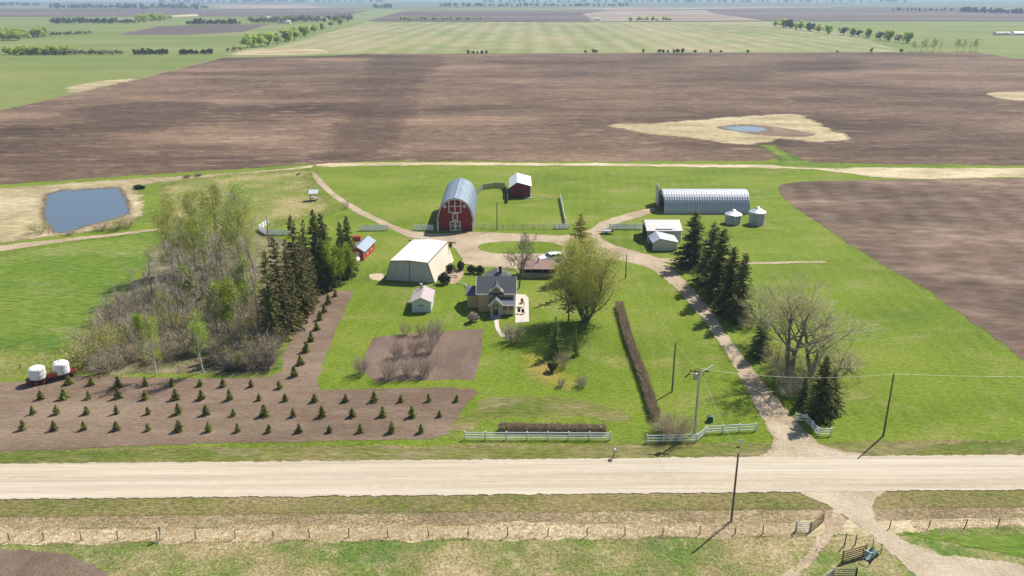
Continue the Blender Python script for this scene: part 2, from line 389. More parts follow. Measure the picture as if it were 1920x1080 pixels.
M['leaf_spring'] = leaf_mat('spring_leaves', [(.2, .28, .02), (.28, .36, .03), (.36, .42, .06)], .5)
M['leaf_olive'] = leaf_mat('olive_buds', [(.29, .33, .06), (.38, .42, .085), (.47, .48, .13)], .45, .2)
M['leaf_willow'] = leaf_mat('willow_leaves', [(.27, .27, .045), (.37, .36, .07), (.46, .44, .12)], .5, .1)
M['leaf_gold'] = leaf_mat('golden_needles', [(.2, .17, .03), (.3, .25, .045), (.34, .31, .08)], .4, .1)
M['leaf_soft'] = leaf_mat('soft_green_needles', [(.12, .18, .04), (.17, .23, .05), (.22, .27, .07)], .4, .1)
M['needle'] = leaf_mat('spruce_needles', [(.1, .12, .035), (.16, .18, .055), (.25, .25, .09)], .35, .2)
M['needle_brown'] = leaf_mat('coned_spruce_needles', [(.1, .1, .032), (.16, .15, .05), (.24, .205, .08)], .25, .2)
M['needle_young'] = leaf_mat('young_spruce_needles', [(.15, .185, .035), (.26, .285, .06), (.42, .4, .11)], .45, .3)
M['shrub_dark'] = leaf_mat('dark_shrub_leaves', [(.03, .035, .025), (.05, .052, .04), (.08, .078, .06)], .1, .15)
M['far_leaf'] = leaf_mat('far_tree_leaves', [(.34, .42, .05), (.44, .52, .08), (.52, .57, .13)], .5, .15)
M['far_dull'] = leaf_mat('far_bare_crowns', [(.24, .24, .12), (.31, .3, .16), (.36, .36, .18)], .35, .2)
M['far_dark'] = leaf_mat('far_dark_trees', [(.1, .12, .06), (.15, .165, .08), (.2, .2, .11)], .3, .2)
M['strawblade'] = leaf_mat('straw_blades', [(.55, .43, .25), (.66, .54, .34), (.74, .63, .43)], .45, 0)
M['grassblade'] = leaf_mat('grass_blades', [(.14, .19, .025), (.21, .24, .05), (.38, .32, .13)], .45, 0)
M['brownblade'] = leaf_mat('dead_weed_stems', [(.3, .22, .12), (.42, .32, .18), (.54, .43, .27)], .45, 0)

# ------------------------------------------------------------------ ground sheets
def catmull(pts, step):
    out = []; n = len(pts)
    for i in range(n):
        p0, p1, p2, p3 = [np.array(pts[(i + k) % n]) for k in (-1, 0, 1, 2)]
        L = np.linalg.norm(p2 - p1); m = max(1, int(L / step))
        for j in range(m):
            t = j / m
            out.append(.5 * ((2 * p1) + (-p0 + p2) * t + (2 * p0 - 5 * p1 + 4 * p2 - p3) * t * t + (-p0 + 3 * p1 - 3 * p2 + p3) * t ** 3))
    return out
def densify(pts, step):
    out = []; n = len(pts)
    for i in range(n):
        a, b = np.array(pts[i]), np.array(pts[(i + 1) % n]); m = max(1, int(np.linalg.norm(b - a) / step))
        out += [a + (b - a) * j / m for j in range(m)]
    return out
def sheet(name, pts, z, mat, step=2.0, jit=.35, fw=.9, smooth=True, px=True, kind='structure', parent=None):
    P = [G(*p) for p in pts] if px else pts
    P = catmull(P, step) if smooth else densify(P, step)
    P = np.array(P)
    a = .5 * np.sum(P[:, 0] * np.roll(P[:, 1], -1) - np.roll(P[:, 0], -1) * P[:, 1])
    if a < 0: P = P[::-1]
    T = np.roll(P, -1, 0) - np.roll(P, 1, 0)
    T /= np.maximum(np.linalg.norm(T, axis=1), 1e-6)[:, None]
    Nn = np.stack([T[:, 1], -T[:, 0]], 1)      # outward
    if jit:
        P = P + Nn * np.array([mnoise.noise((p[0] / (step * 2.2), p[1] / (step * 2.2), z * 77)) for p in P])[:, None] * jit
    I = P - Nn * fw
    n = len(P)
    tri = tessellate_polygon([[Vector((p[0], p[1], 0)) for p in I]])
    vs = [(p[0], p[1], z - .003) for p in P] + [(p[0], p[1], z) for p in I]
    fs = [(i, (i + 1) % n, n + (i + 1) % n, n + i) for i in range(n)] + [tuple(n + k for k in t) for t in tri]
    me = bpy.data.meshes.new(name); me.from_pydata(vs, [], fs)
    bm = bmesh.new(); bm.from_mesh(me)
    for f in bm.faces:
        if f.normal.z < 0: f.normal_flip()
    bm.to_mesh(me); bm.free()
    at = me.attributes.new('fade', 'FLOAT', 'POINT'); at.data.foreach_set('value', np.array([0.0] * n + [1.0] * n, dtype=np.float32))
    me.materials.append(mat)
    o = link(name, me, parent)
    if kind: o['kind'] = kind
    return o
def ribbon(name, pts, w, z, mat, **k):
    """strip of width w along a sighted line"""
    P = [np.array(G(*p)) for p in pts]; L = []; R = []
    for i, p in enumerate(P):
        t = P[min(i + 1, len(P) - 1)] - P[max(i - 1, 0)]; t = t / np.linalg.norm(t); nn = np.array([t[1], -t[0]])
        wi = w[i] if hasattr(w, '__len__') else w
        L.append(tuple(p + nn * wi / 2)); R.append(tuple(p - nn * wi / 2))
    return sheet(name, L + R[::-1], z, mat, px=False, **k)

# ------------------------------------------------------------------ the land
M['litter'] = ground_mat('leaf_litter', [(.3, (.12, .1, .055)), (.5, (.19, .15, .09)), (.7, (.27, .22, .13))], .2, (.1, .14, .03), .3, .5, 2.5, (.65, 1.35))
def structure(name, pts, z, mat, **k): return sheet(name, pts, z, mat, **k)
g = MB(); S = 32000.0
g.add([(-S, -2500, 0), (S, -2500, 0), (S, S, 0), (-S, S, 0)], [(0, 1, 2, 3)]).build('ground', M['base'])['kind'] = 'structure'

# far country: quarter-section fields out to the horizon (sighted rows)
def farfield(name, pts, z, mat): return sheet(name, pts, z, mat, step=120, jit=0, fw=8, smooth=False)
farfield('far_plowed_field', [(690, 40), (760, 19), (1150, 20), (1090, 26), (1110, 41), (900, 41)], .9, M['farbrown'])
farfield('far_plowed_field', [(1112, 41), (1092, 26), (1140, 20), (1320, 19), (1340, 26), (1440, 40)], 1.0, M['fartan'])
farfield('far_plowed_field', [(1300, 17), (1700, 15), (2300, 22), (2300, 40), (1445, 40), (1340, 28)], .9, M['farbrown'])
farfield('far_plowed_field', [(-300, 32), (-300, 18), (640, 17), (690, 20), (640, 31), (200, 31)], .9, M['farbrown'])
farfield('far_stubble_field', [(1000, 15), (1560, 13.5), (1560, 15), (1140, 19.5)], 1.3, M['fartan'])
farfield('far_stubble_field', [(390, 9), (560, 8.5), (640, 16.5), (420, 17)], 1.2, M['fartan'])
farfield('far_pasture', [(-600, 17), (-400, 10), (300, 9), (380, 17)], 1.1, M['fardull'])
farfield('far_pasture', [(640, 17), (560, 9), (1900, 8), (2300, 14), (1700, 14.5), (1000, 14.5)], 1.1, M['fardull'])
farfield('far_plowed_field', [(-900, 8.5), (-700, 4), (500, 3.5), (560, 8)], 2.0, M['farbrown'])
farfield('far_pasture', [(560, 8), (500, 3.5), (2700, 3), (2500, 8)], 2.0, M['fardull'])

def field(name, pts, z, mat, **k): return sheet(name, pts, z, mat, step=8, jit=1.6, fw=4, smooth=False, **k)
field('crop_field', [(-400, 330), (0, 208), (240, 153), (410, 109), (520, 90), (690, 42), (640, 32), (-600, 33), (-900, 60)], .05, M['fargreen'])
field('crop_field', [(1690, 98), (1540, 42), (2400, 41), (2600, 130), (1920, 108), (1830, 97)], .05, M['fargreen'])
field('hay_field', [(500, 92), (690, 41), (1440, 41), (1560, 60), (1700, 97), (1300, 98), (690, 101), (430, 104)], .07, M['hay'])
field('plowed_field', [(215, 66), (300, 49), (420, 46), (510, 45), (455, 60), (340, 66)], .08, M['farbrown'])
field('stubble_field', [(310, 30), (370, 26.5), (375, 31), (315, 33)], .95, M['sand'])
sheet('lawn', [(-420, 40), (420, 40), (420, 300), (-420, 300)], .03, M['lawn'], px=False, smooth=False, step=40, jit=0, fw=3)
field('plowed_field', [(0, 206), (240, 152), (415, 108), (620, 104), (690, 101), (1300, 99), (1690, 98), (1830, 98), (1920, 110), (2500, 165), (2700, 314), (1920, 312), (1640, 309),
                       (1500, 306), (1450, 300), (1430, 304), (1100, 305), (700, 304), (590, 309), (400, 322), (200, 334), (0, 349), (-400, 380), (-600, 320)], .06, M['plowed'])
sheet('damp_soil', [(690, 108), (850, 108), (810, 150), (790, 200), (770, 250), (740, 296), (575, 300), (600, 250), (630, 200), (670, 150)], .064, M['damp'], step=8, jit=3, fw=16)
sheet('damp_soil', [(1440, 116), (1560, 113), (1640, 118), (1560, 126), (1480, 127)], .064, M['damp'], step=8, jit=4, fw=25)
sheet('damp_soil', [(120, 205), (260, 190), (420, 192), (380, 215), (240, 228), (130, 228)], .064, M['damp'], step=8, jit=4, fw=12)
sheet('plowed_field', [(1456, 352), (1500, 340), (1700, 337), (1920, 334), (2300, 334), (2600, 700), (2100, 760), (1920, 682), (1870, 642), (1740, 550), (1600, 465), (1500, 397), (1462, 368)], .065, M['plowed2'], step=6, jit=.8, fw=1.2)
sheet('straw_margin', [(110, 166), (180, 152), (240, 147), (262, 149), (180, 168), (130, 174)], .085, M['strawfield'], step=5, jit=4, fw=7)
sheet('straw_margin', [(425, 103), (480, 91), (600, 90), (625, 100), (520, 104)], .085, M['strawfield'], step=8, jit=4, fw=10)
sheet('straw_margin', [(1130, 235), (1250, 228), (1400, 216), (1500, 214), (1530, 225), (1560, 240), (1605, 262), (1540, 268), (1470, 262), (1440, 270), (1380, 272), (1300, 262), (1200, 250)], .08, M['strawfield'], step=4, jit=3, fw=5)
sheet('straw_margin', [(1845, 176), (1880, 172), (1960, 171), (2030, 180), (1960, 190), (1880, 186)], .08, M['strawfield'], step=6, jit=1.5, fw=3)
sheet('grass_swale', [(1420, 271), (1455, 272), (1485, 288), (1530, 304), (1590, 309), (1600, 318), (1500, 316), (1450, 312), (1452, 298), (1435, 284)], .087, M['lush'], step=4, jit=1, fw=4)
sheet('slough_bank', [(1340, 240), (1380, 233), (1440, 236), (1490, 243), (1535, 251), (1510, 258), (1455, 256), (1400, 251)], .086, M['plowed2'], step=3, jit=1.5, fw=2.5)
sheet('slough_water', [(1350, 239), (1380, 236), (1420, 237), (1446, 243), (1425, 248), (1375, 246)], .095, M['water'], step=4, jit=.4, fw=.3)
sheet('straw_margin', [(590, 309), (700, 304), (1100, 306), (1430, 309), (1520, 310), (1640, 314), (1920, 315), (2300, 316), (2300, 336), (1920, 334), (1750, 337), (1640, 333), (1560, 323), (1480, 317), (1100, 312), (700, 311), (620, 314)], .082, M['straw'], step=3, jit=1.2, fw=1.6)
sheet('straw_bank', [(-200, 372), (0, 352), (200, 337), (400, 325), (590, 311), (560, 318), (300, 345), (272, 360), (285, 395), (255, 420), (150, 440), (100, 447), (30, 455), (0, 460), (-100, 470), (-250, 480)], .08, M['strawfield'], step=3, jit=1.5, fw=4)
sheet('rough_grass', [(300, 344), (400, 327), (590, 315), (605, 335), (620, 360), (650, 392), (560, 420), (500, 445), (440, 450), (330, 445), (290, 432), (285, 395), (275, 362)], .084, M['rough'], step=4, jit=1.5, fw=9)
sheet('pond_bank', [(70, 368), (100, 354), (228, 348), (245, 366), (258, 402), (235, 420), (170, 432), (125, 444), (88, 443), (68, 415)], .09, M['mud'], step=3, jit=.8, fw=3)
sheet('pond', [(86, 366), (112, 358), (225, 352), (236, 370), (246, 400), (218, 412), (165, 424), (125, 438), (98, 437), (80, 410)], .1, M['water'], step=2.0, jit=.5, fw=.2, smooth=False)
sheet('dirt_track', [(-60, 468), (20, 458), (120, 447), (220, 437), (300, 428), (302, 432), (220, 443), (120, 455), (20, 470), (-60, 482)], .088, M['dirt'], step=3, jit=.5, fw=1.0)
sheet('meadow', [(0, 476), (100, 456), (200, 443), (295, 432), (305, 470), (240, 540), (185, 600), (140, 660), (60, 682), (0, 692), (-200, 720), (-300, 520)], .04, M['lush'], step=4, jit=1, fw=4)
sheet('rough_grass', [(-150, 650), (0, 648), (60, 640), (120, 655), (140, 690), (60, 705), (0, 712), (-150, 730)], .046, M['rough'], step=3, jit=1.5, fw=5)
sheet('woodland_floor', [(135, 700), (150, 640), (200, 570), (270, 500), (310, 440), (470, 430), (650, 500), (610, 545), (570, 600), (530, 660), (505, 704), (300, 706)], .05, M['litter'], step=3, jit=1.2, fw=2)
sheet('grass_strip', [(500, 708), (530, 660), (575, 595), (600, 560), (618, 552), (590, 600), (555, 655), (520, 705)], .055, M['lush'], step=2, jit=.5, fw=.8)
sheet('tilled_plot', [(-150, 725), (0, 716), (70, 712), (150, 703), (300, 707), (505, 704), (528, 665), (560, 605), (592, 552), (662, 546), (650, 580), (622, 650), (600, 722), (640, 728), (886, 728), (872, 765), (850, 800), (815, 824), (600, 830), (300, 838), (0, 852), (-150, 860)], .06, M['soil'], step=1.5, jit=.2, fw=.7)
sheet('garden_bed', [(700, 632), (760, 626), (908, 616), (904, 660), (893, 712), (800, 714), (705, 717), (675, 694), (685, 660)], .045, M['garden'], step=1.0, jit=.12, fw=.4, smooth=False)
sheet('dandelion_patch', [(960, 660), (1000, 650), (1050, 680), (1090, 700), (1110, 730), (1060, 745), (1000, 720), (965, 690)], .042, M['yellowgrass'], step=2, jit=1.5, fw=4.5)
sheet('worn_grass', [(900, 745), (1000, 735), (1100, 745), (1180, 770), (1190, 800), (1100, 790), (980, 790), (880, 800), (850, 822), (840, 810)], .041, M['verge'], step=2, jit=1, fw=3)

SL = 0.0165                                             # the road is not quite square to the view
def RW(x, y): return (x, y + SL * x)
def strip(name, y0, y1, z, mat, x0=-320, x1=320, **k):
    xs = np.linspace(x0, x1, 9)
    return sheet(name, [RW(x, y0) for x in xs] + [RW(x, y1) for x in xs[::-1]], z, mat, px=False, smooth=False, **k)
strip('road_allowance', 73.2, 94.2, .034, M['olive'], step=1.5, jit=.5, fw=1.2)
strip('north_verge', 89.6, 93.6, .062, M['verge'], step=1.5, jit=.5, fw=1.0)
strip('south_verge', 78.6, 82.2, .05, M['olive'], step=1.5, jit=.35, fw=.6)
strip('south_ditch', 76.3, 79.0, .042, M['brownditch'], step=1.5, jit=.4, fw=.6)
strip('south_ditch', 73.6, 76.9, .046, M['straw'], step=1.2, jit=.6, fw=.6)
strip('pasture', 40, 74.2, .038, M['pasture'], step=1.5, jit=.4, fw=.6)
strip('gravel_road', 82.0, 90.2, .1, M['road'], step=1.0, jit=.1, fw=.5)
sheet('farm_drive', [(590, 322), (628, 360), (680, 393), (740, 422), (778, 433), (820, 438), (890, 435), (1000, 439), (1055, 441), (1100, 432), (1125, 416), (1165, 403), (1210, 392), (1232, 391),
                     (1215, 403), (1160, 420), (1128, 440), (1150, 458), (1200, 473), (1240, 486), (1290, 530), (1330, 575), (1375, 640), (1430, 712), (1480, 770), (1520, 815), (1560, 840), (1625, 853),
                     (1600, 866), (1420, 868), (1395, 858), (1435, 848), (1445, 825), (1425, 785), (1390, 720), (1350, 650), (1305, 588), (1262, 540), (1222, 508), (1180, 494), (1120, 489), (1040, 500), (960, 505), (875, 497), (862, 482),
                     (845, 462), (800, 450), (765, 446), (720, 425), (660, 396), (612, 362), (585, 332)], .07, M['gravel'], step=1.5, jit=.12, fw=.7)
sheet('grass_island', [(893, 462), (915, 455), (975, 452), (1035, 455), (1058, 464), (1045, 474), (990, 477), (930, 476), (900, 470)], .08, M['lawn'], step=1.5, jit=.3, fw=.6)
sheet('dirt_track', [(1225, 484), (1300, 487), (1400, 491), (1545, 489), (1555, 493), (1400, 497), (1300, 494), (1240, 492)], .075, M['dirt'], step=2, jit=.3, fw=.7)
sheet('sand_patch', [(690, 515), (715, 512), (722, 522), (712, 528), (695, 524)], .05, M['sand'], step=1, jit=.3, fw=.5)
sheet('fire_pit_ground', [(838, 530), (835, 512), (850, 505), (870, 508), (868, 520), (855, 532)], .05, M['dirt'], step=.8, jit=.2, fw=.4)
sheet('farm_approach', [(1490, 912), (1670, 908), (1652, 932), (1643, 954), (1652, 985), (1692, 1008), (1760, 1035), (1920, 1058), (2000, 1085), (1760, 1100), (1685, 1055), (1628, 1002), (1588, 975), (1560, 956), (1520, 936)], .075, M['approach'], step=1, jit=.3, fw=.6)
sheet('drive_mouth', [(1400, 862), (1440, 848), (1446, 822), (1432, 795), (1470, 790), (1515, 818), (1560, 842), (1630, 856), (1600, 868), (1420, 870)], .078, M['approach'], step=1, jit=.2, fw=1.2)
sheet('wheel_track', [(1560, 952), (1592, 978), (1572, 1012), (1530, 1052), (1495, 1095), (1430, 1095), (1490, 1050), (1530, 1002), (1546, 975)], .07, M['dirt'], step=1, jit=.4, fw=.9)
sheet('pasture_grass', [(1690, 1000), (1760, 990), (1920, 984), (2050, 984), (2050, 1066), (1900, 1046), (1780, 1022)], .06, M['lush'], step=1, jit=.4, fw=.7)
sheet('bare_patch', [(-60, 1034), (60, 1031), (140, 1042), (185, 1062), (200, 1100), (-60, 1100)], .055, M['garden'], step=1, jit=.5, fw=.8)
sheet('patio', [(967, 552), (985, 553), (991, 560), (992, 604), (966, 606)], .09, M['concrete'], smooth=False, step=2, jit=0, fw=.05)
ribbon('garden_path', [(931, 600), (932, 612), (936, 622), (944, 632)], .7, .06, M['concrete'], step=.5, jit=.03, fw=.06)

# ------------------------------------------------------------------ grass standing in the ditches (uncountable)
rngs = np.random.default_rng(7)
def blades(name, n, sampler, h, spread, mat, label, k=3, lean=.35, w=.03):
    C = sampler(n)
    C = np.repeat(C, k, 0) + rngs.normal(0, spread, (n * k, 2))
    m = n * k
    hh = h * rngs.uniform(.45, 1.15, m)
    d = rngs.normal(0, lean, (m, 2)) * hh[:, None]
    a = rngs.uniform(0, math.pi, m); ww = w * rngs.uniform(.6, 1.6, m)
    off = np.stack([np.cos(a), np.sin(a)], 1) * ww[:, None]
    V = np.zeros((m, 3, 3))
    V[:, 0, :2] = C - off; V[:, 1, :2] = C + off; V[:, 2, :2] = C + d; V[:, 2, 2] = hh + .04; V[:, :2, 2] = .03
    me = npmesh(name, V.reshape(-1, 3), np.arange(m * 3).reshape(-1, 3), mat)
    return tag(link(name, me), label, 'grass', kind='stuff')
def band(y0, y1, x0=-62, x1=62, gaps=()):
    def f(n):
        x = rngs.uniform(x0, x1, n); y = rngs.uniform(y0, y1, n) + SL * x
        bad = np.zeros(n, bool)
        for a, b in gaps: bad |= (x > a) & (x < b)
        x[bad] = rngs.uniform(x0, 24, bad.sum())
        return np.stack([x, y], 1)
    return f
GAP = ((32, 44),)
blades('dry_grass', 7000, band(73.8, 76.7, gaps=GAP), .3, .14, M['strawblade'], 'tall pale dry grass filling the ditch by the wire fence')
blades('dead_weeds', 7000, band(76.2, 79.2, gaps=GAP), .16, .1, M['brownblade'], 'brown dead weeds in the ditch south of the gravel road')
blades('verge_grass', 4000, band(79, 81.8, gaps=GAP), .1, .08, M['grassblade'], 'short olive grass along the south edge of the gravel road')
def patchy(n):
    out = []
    while len(out) < n:
        x = random.uniform(-50, 27); y = random.uniform(64, 74)
        if mnoise.noise((x * .25, y * .25, 3)) + mnoise.noise((x * .9, y * .9, 8)) * .5 > .0: out.append((x, y + SL * x))
    return np.array(out)
random.seed(4)
blades('pasture_tufts', 9000, patchy, .16, .12, M['strawblade'], 'patches of dry grass in the pasture nearest the camera')
blades('pasture_grass_tufts', 7000, band(62, 74, -50, 30), .12, .12, M['grassblade'], 'short green grass in the pasture nearest the camera')
def shore(pts, w):
    P = np.array([G(*p) for p in pts]); Q = np.roll(P, -1, 0); L = np.linalg.norm(Q - P, axis=1)
    def f(n):
        i = rngs.choice(len(P), n, p=L / L.sum()); t = rngs.random(n)[:, None]
        return P[i] * (1 - t) + Q[i] * t + rngs.normal(0, w, (n, 2))
    return f
blades('pond_reeds', 1000, shore([(86, 366), (112, 358), (225, 352), (236, 370), (246, 400), (218, 412), (165, 424), (125, 438), (98, 437), (80, 410)], .35), .45, .2, M['brownblade'], 'dry reeds fringing the left pond', k=4, w=.05)
blades('slough_reeds', 250, shore([(1350, 239), (1380, 236), (1420, 237), (1446, 243), (1425, 248), (1375, 246)], .5), .5, .3, M['brownblade'], 'dry reeds fringing the small slough in the far field', k=4, w=.06)
def plot_spots(n):
    out = []
    while len(out) < n:
        x, y = random.uniform(0, 880), random.uniform(715, 835)
        if mnoise.noise((x * .02, y * .05, 5)) > -.05: out.append(G(x, y))
    return np.array(out)
blades('plot_weeds', 1500, plot_spots, .14, .15, M['grassblade'], 'scattered small weeds on the tilled plot between the young spruces', k=3)
def verge_n(n):
    x = rngs.uniform(-80, 75, n); y = rngs.uniform(90.3, 93.8, n) + SL * x
    k = ~((x > 27) & (x < 42)); return np.stack([x[k], y[k]], 1) if k.all() else np.where(k[:, None], np.stack([x, y], 1), np.stack([rngs.uniform(-80, 25, n), y], 1))
blades('north_verge_grass', 5000, verge_n, .1, .1, M['grassblade'], 'short green grass along the north edge of the gravel road')

# ------------------------------------------------------------------ buildings
def chevron(e0, ridge, e1, th):
    """roof cross-section: eave, ridge, eave with thickness"""
    return [e0, (ridge[0], ridge[1]), e1, (e1[0], e1[1] - th), (ridge[0], ridge[1] - th * 1.15), (e0[0], e0[1] - th)]
def window(parent, x, z, w, h, y, mat='glass', frame='white', axis='y', sgn=-1):
    """window let on a wall at y (axis y, facing sgn) with frame standing proud"""
    f = MB(); t = .09
    def bx(m, u0, u1, z0, z1, d0, d1):
        a, b = sorted((y + sgn * d0, y + sgn * d1))
        m.box(u0, u1, a, b, z0, z1) if axis == 'y' else m.box(a, b, u0, u1, z0, z1)
    pane = MB(); bx(pane, x - w / 2, x + w / 2, z - h / 2, z + h / 2, -.02, .025)
    p = pane.build('window', M[mat], parent)
    bx(f, x - w / 2 - t, x + w / 2 + t, z + h / 2, z + h / 2 + t, -.02, .06)
    bx(f, x - w / 2 - t, x + w / 2 + t, z - h / 2 - t, z - h / 2, -.02, .08)
    bx(f, x - w / 2 - t, x - w / 2, z - h / 2, z + h / 2, -.02, .06)
    bx(f, x + w / 2, x + w / 2 + t, z - h / 2, z + h / 2, -.02, .06)
    bx(f, x - .03, x + .03, z - h / 2, z + h / 2, .0, .045)
    f.build('frame', M[frame], p)
    return p

# --- gothic barn
B = thing('barn', 'tall red gothic-arch barn with blue-grey metal roof and white patterned door', 'barn', (-14.05, 196.8, 0))
prof = [(1, 0), (1, .28), (.975, .42), (.9, .585), (.79, .75), (.66, .855), (.5, .925), (.28, .98), (0, 1.02)]
HW, BH, BL = 4.5, 8.15, 22.8
right = [(x * HW, z * BH) for x, z in prof]; left = [(-x, z) for x, z in right[::-1]][1:]
arch = right + left
MB().prism(arch, 0, .2).build('front_wall', M['red'], B)
MB().prism(arch, BL - .2, BL).build('rear_wall', M['red'], B)
for s in (-1, 1):
    MB().box(*sorted((s * (HW - .15), s * HW)), .2, BL - .2, 0, .28 * BH).build('side_wall', M['weathered'], B)
up = [p for p in arch if p[1] >= .27 * BH]
out = []
for i, (x, z) in enumerate(up):
    nx, nz = x / HW * .75, max(.25, z / BH) * .8
    l = math.hypot(nx, nz); out.append((x + nx / l * .16, z + nz / l * .16))
rf = MB(); rf.prism(out + [(x, z) for x, z in up[::-1]], -.35, BL + .3); roof = rf.build('roof', M['bluegrey'], B)
MB().prism([(-.25, BH * 1.02 + .08), (0, BH * 1.02 + .26), (.25, BH * 1.02 + .08), (0, BH * 1.02 + .14)], -.38, BL + .32).build('ridge_cap', M['bluegrey'], roof)
tr = MB(); inn = [(x * .955, z * .965) for x, z in arch]; n = len(arch)
vs = [(x * 1.005, -.06, z * 1.005) for x, z in arch] + [(x, -.06, z) for x, z in inn] + [(x * 1.005, .0, z * 1.005) for x, z in arch] + [(x, .0, z) for x, z in inn]
tr.add(vs, [(i, i + 1, n + i + 1, n + i) for i in range(n - 1)] + [(2 * n + i, 2 * n + i + 1, i + 1, i) for i in range(n - 1)] + [(n + i, n + i + 1, 3 * n + i + 1, 3 * n + i) for i in range(n - 1)])
tr.build('arch_trim', M['white'], B)
for s in (-1, 1): MB().box(*sorted((s * (HW + .02), s * (HW - .34))), -.09, -.003, 0, 2.5).build('corner_board', M['white'], B)
for x, z1 in ((-1.5, 7.65), (0, 8.0), (1.45, 7.65)): MB().box(x - .09, x + .09, -.07, -.002, 4.75, z1).build('trim_board', M['white'], B)
for z in (4.66, 6.2): MB().box(-1.59, 1.54, -.085, -.004, z, z + .15).build('trim_board', M['white'], B)
d = MB(); d.box(-.68, .68, -.06, -.001, 2.6, 4.6); hd = d.build('loft_door', M['red'], B)
for a in ((-.68, -.5, 2.6, 4.6), (.5, .68, 2.6, 4.6), (-.5, .5, 4.42, 4.6), (-.5, .5, 2.6, 2.78)):
    MB().box(a[0], a[1], -.1, -.061, a[2], a[3]).build('door_trim', M['white'], hd)
for q in (((-.5, 3.6), (0, 4.42)), ((0, 4.42), (.5, 3.6)), ((.5, 3.6), (0, 2.78)), ((0, 2.78), (-.5, 3.6))):
    MB().bar((q[0][0], -.08, q[0][1]), (q[1][0], -.08, q[1][1]), .05, .16, up=(0, 1, 0)).build('door_trim', M['white'], hd)
for s in (-1, 1):
    c = s * .68
    dd = MB().box(c - .66, c + .66, -.07, -.0015, .05, 2.5).build('barn_door', M['red'], B)
    for a in ((-.66, -.46, .05, 2.5), (.46, .66, .05, 2.5), (-.46, .46, 2.3, 2.5), (-.46, .46, .05, .27), (-.46, .46, 1.2, 1.36)):
        MB().box(c + a[0], c + a[1], -.11, -.071, a[2], a[3]).build('door_trim', M['white'], dd)
    for z0, z1 in ((.27, 1.2), (1.36, 2.3)):
        for k in (-1, 1):
            MB().bar((c - .46 * k, -.088, z0), (c + .46 * k, -.088, z1), .034 + .004 * k, .17, up=(0, 1, 0)).build('door_trim', M['white'], dd)
for x in (-2.5, 2.35):
    w = MB(); w.prism([(x, 5.75), (x + .45, 6.25), (x, 6.75), (x - .45, 6.25)], -.05, -.001); wn_ = w.build('window', M['white'], B)
    MB().prism([(x, 6.03), (x + .2, 6.25), (x, 6.47), (x - .2, 6.25)], -.07, -.051).build('pane', M['glass'], wn_)

# --- red saltbox shed
R_ = thing('shed', 'small dark red shed with bright metal roof behind the barn', 'shed', (2.4, 232.2, 0))
MB().prism([(-2.9, 0), (3.0, 0), (3.0, 3.45), (-.95, 4.5), (-2.9, 3.15)], 0, 13).build('wall', M['redshed'], R_)
MB().prism(chevron((-3.25, 3.02), (-.95, 4.66), (3.3, 3.52), .1), -.3, 13.3).build('roof', M['binroof'], R_)
MB().box(-2.2, 1.0, -.06, -.001, .02, 2.4).build('door', M['maroon'], R_)
MB().box(1.2, 3.4, -1.0, -.05, 0, .25).build('plank_step', M['palepole'], R_)
MB().tube((1.1, -.08, 0), (1.1, -.08, 6.9), .07, .05, 6).build('mast', M['pole'], R_)
MB().box(2.86, 3.02, -.05, -.002, 0, 3.45).build('corner_board', M['white'], R_)

# --- white building with battered walls
TR = math.atan2(-2.0, 10.4)
T = thing('storage_building', 'large white storage building with sloping trapezoid front and flat pale roof', 'storage building', (-26.1, 159.4, 0), TR)
W_, D_, TH_, IN = 10.6, 15.3, 4.3, 1.45
MB().add([(0, 0, 0), (W_, 0, 0), (W_ - IN, .15, TH_), (IN, .15, TH_), (0, D_, 0), (W_, D_, 0), (W_ - IN, D_ - .15, TH_), (IN, D_ - .15, TH_)],
         [(0, 1, 2, 3), (5, 4, 7, 6), (1, 5, 6, 2), (4, 0, 3, 7), (3, 2, 6, 7), (4, 5, 1, 0)]).build('wall', M['cream'], T)
mid = W_ / 2
MB().prism([(IN - .12, TH_ + .02), (mid, TH_ + .3), (W_ - IN + .12, TH_ + .02), (W_ - IN + .12, TH_ - .06), (mid, TH_ + .12), (IN - .12, TH_ - .06)], -.15, D_ + .1).build('roof', M['whiteroof'], T)
def fx(z): return IN * z / TH_
for k in (0, 1):
    a, b = (fx(.05) + .28, mid - .06) if k == 0 else (mid + .06, W_ - fx(.05) - .28)
    t0, t1 = (fx(3.9) + .28, mid - .06) if k == 0 else (mid + .06, W_ - fx(3.9) - .28)
    MB().add([(a, -.05, .05), (b, -.05, .05), (t1, .086, 3.9), (t0, .086, 3.9), (a, .05, .05), (b, .05, .05), (t1, .2, 3.9), (t0, .2, 3.9)],
             [(0, 1, 2, 3), (5, 4, 7, 6), (0, 4, 5, 1), (1, 5, 6, 2), (2, 6, 7, 3), (3, 7, 4, 0)]).build('door', M['shedgrey'], T)
MB().bar((mid, -.07, 0), (mid, .08, TH_ - .1), .1, .08).build('door_post', M['browntrim'], T)
for p, q in (((.04, -.04, 0), (IN, .1, TH_)), ((W_ - .04, -.04, 0), (W_ - IN, .1, TH_))):
    MB().bar(p, q, .14, .1).build('corner_trim', M['browntrim'], T)
MB().bar((IN, -.19, TH_ - .02), (mid, -.19, TH_ + .2), .06, .16).build('fascia', M['browntrim'], T)
MB().bar((mid, -.19, TH_ + .2), (W_ - IN, -.19, TH_ - .02), .06, .16).build('fascia', M['browntrim'], T)
MB().bar((W_ - IN + .15, -.1, TH_ - .02), (W_ - IN + .15, D_, TH_ - .02), .08, .14).build('eave_trim', M['browntrim'], T)
MB().box(IN - 1.2, IN, D_ + .11, D_ + .3, TH_ - .35, TH_ - .1).build('door_track', M['rust'], T)
MB().box(W_ - IN + .2, W_ - IN + 1.9, D_ + .11, D_ + .3, TH_ - .35, TH_ - .1).build('door_track', M['rust'], T)

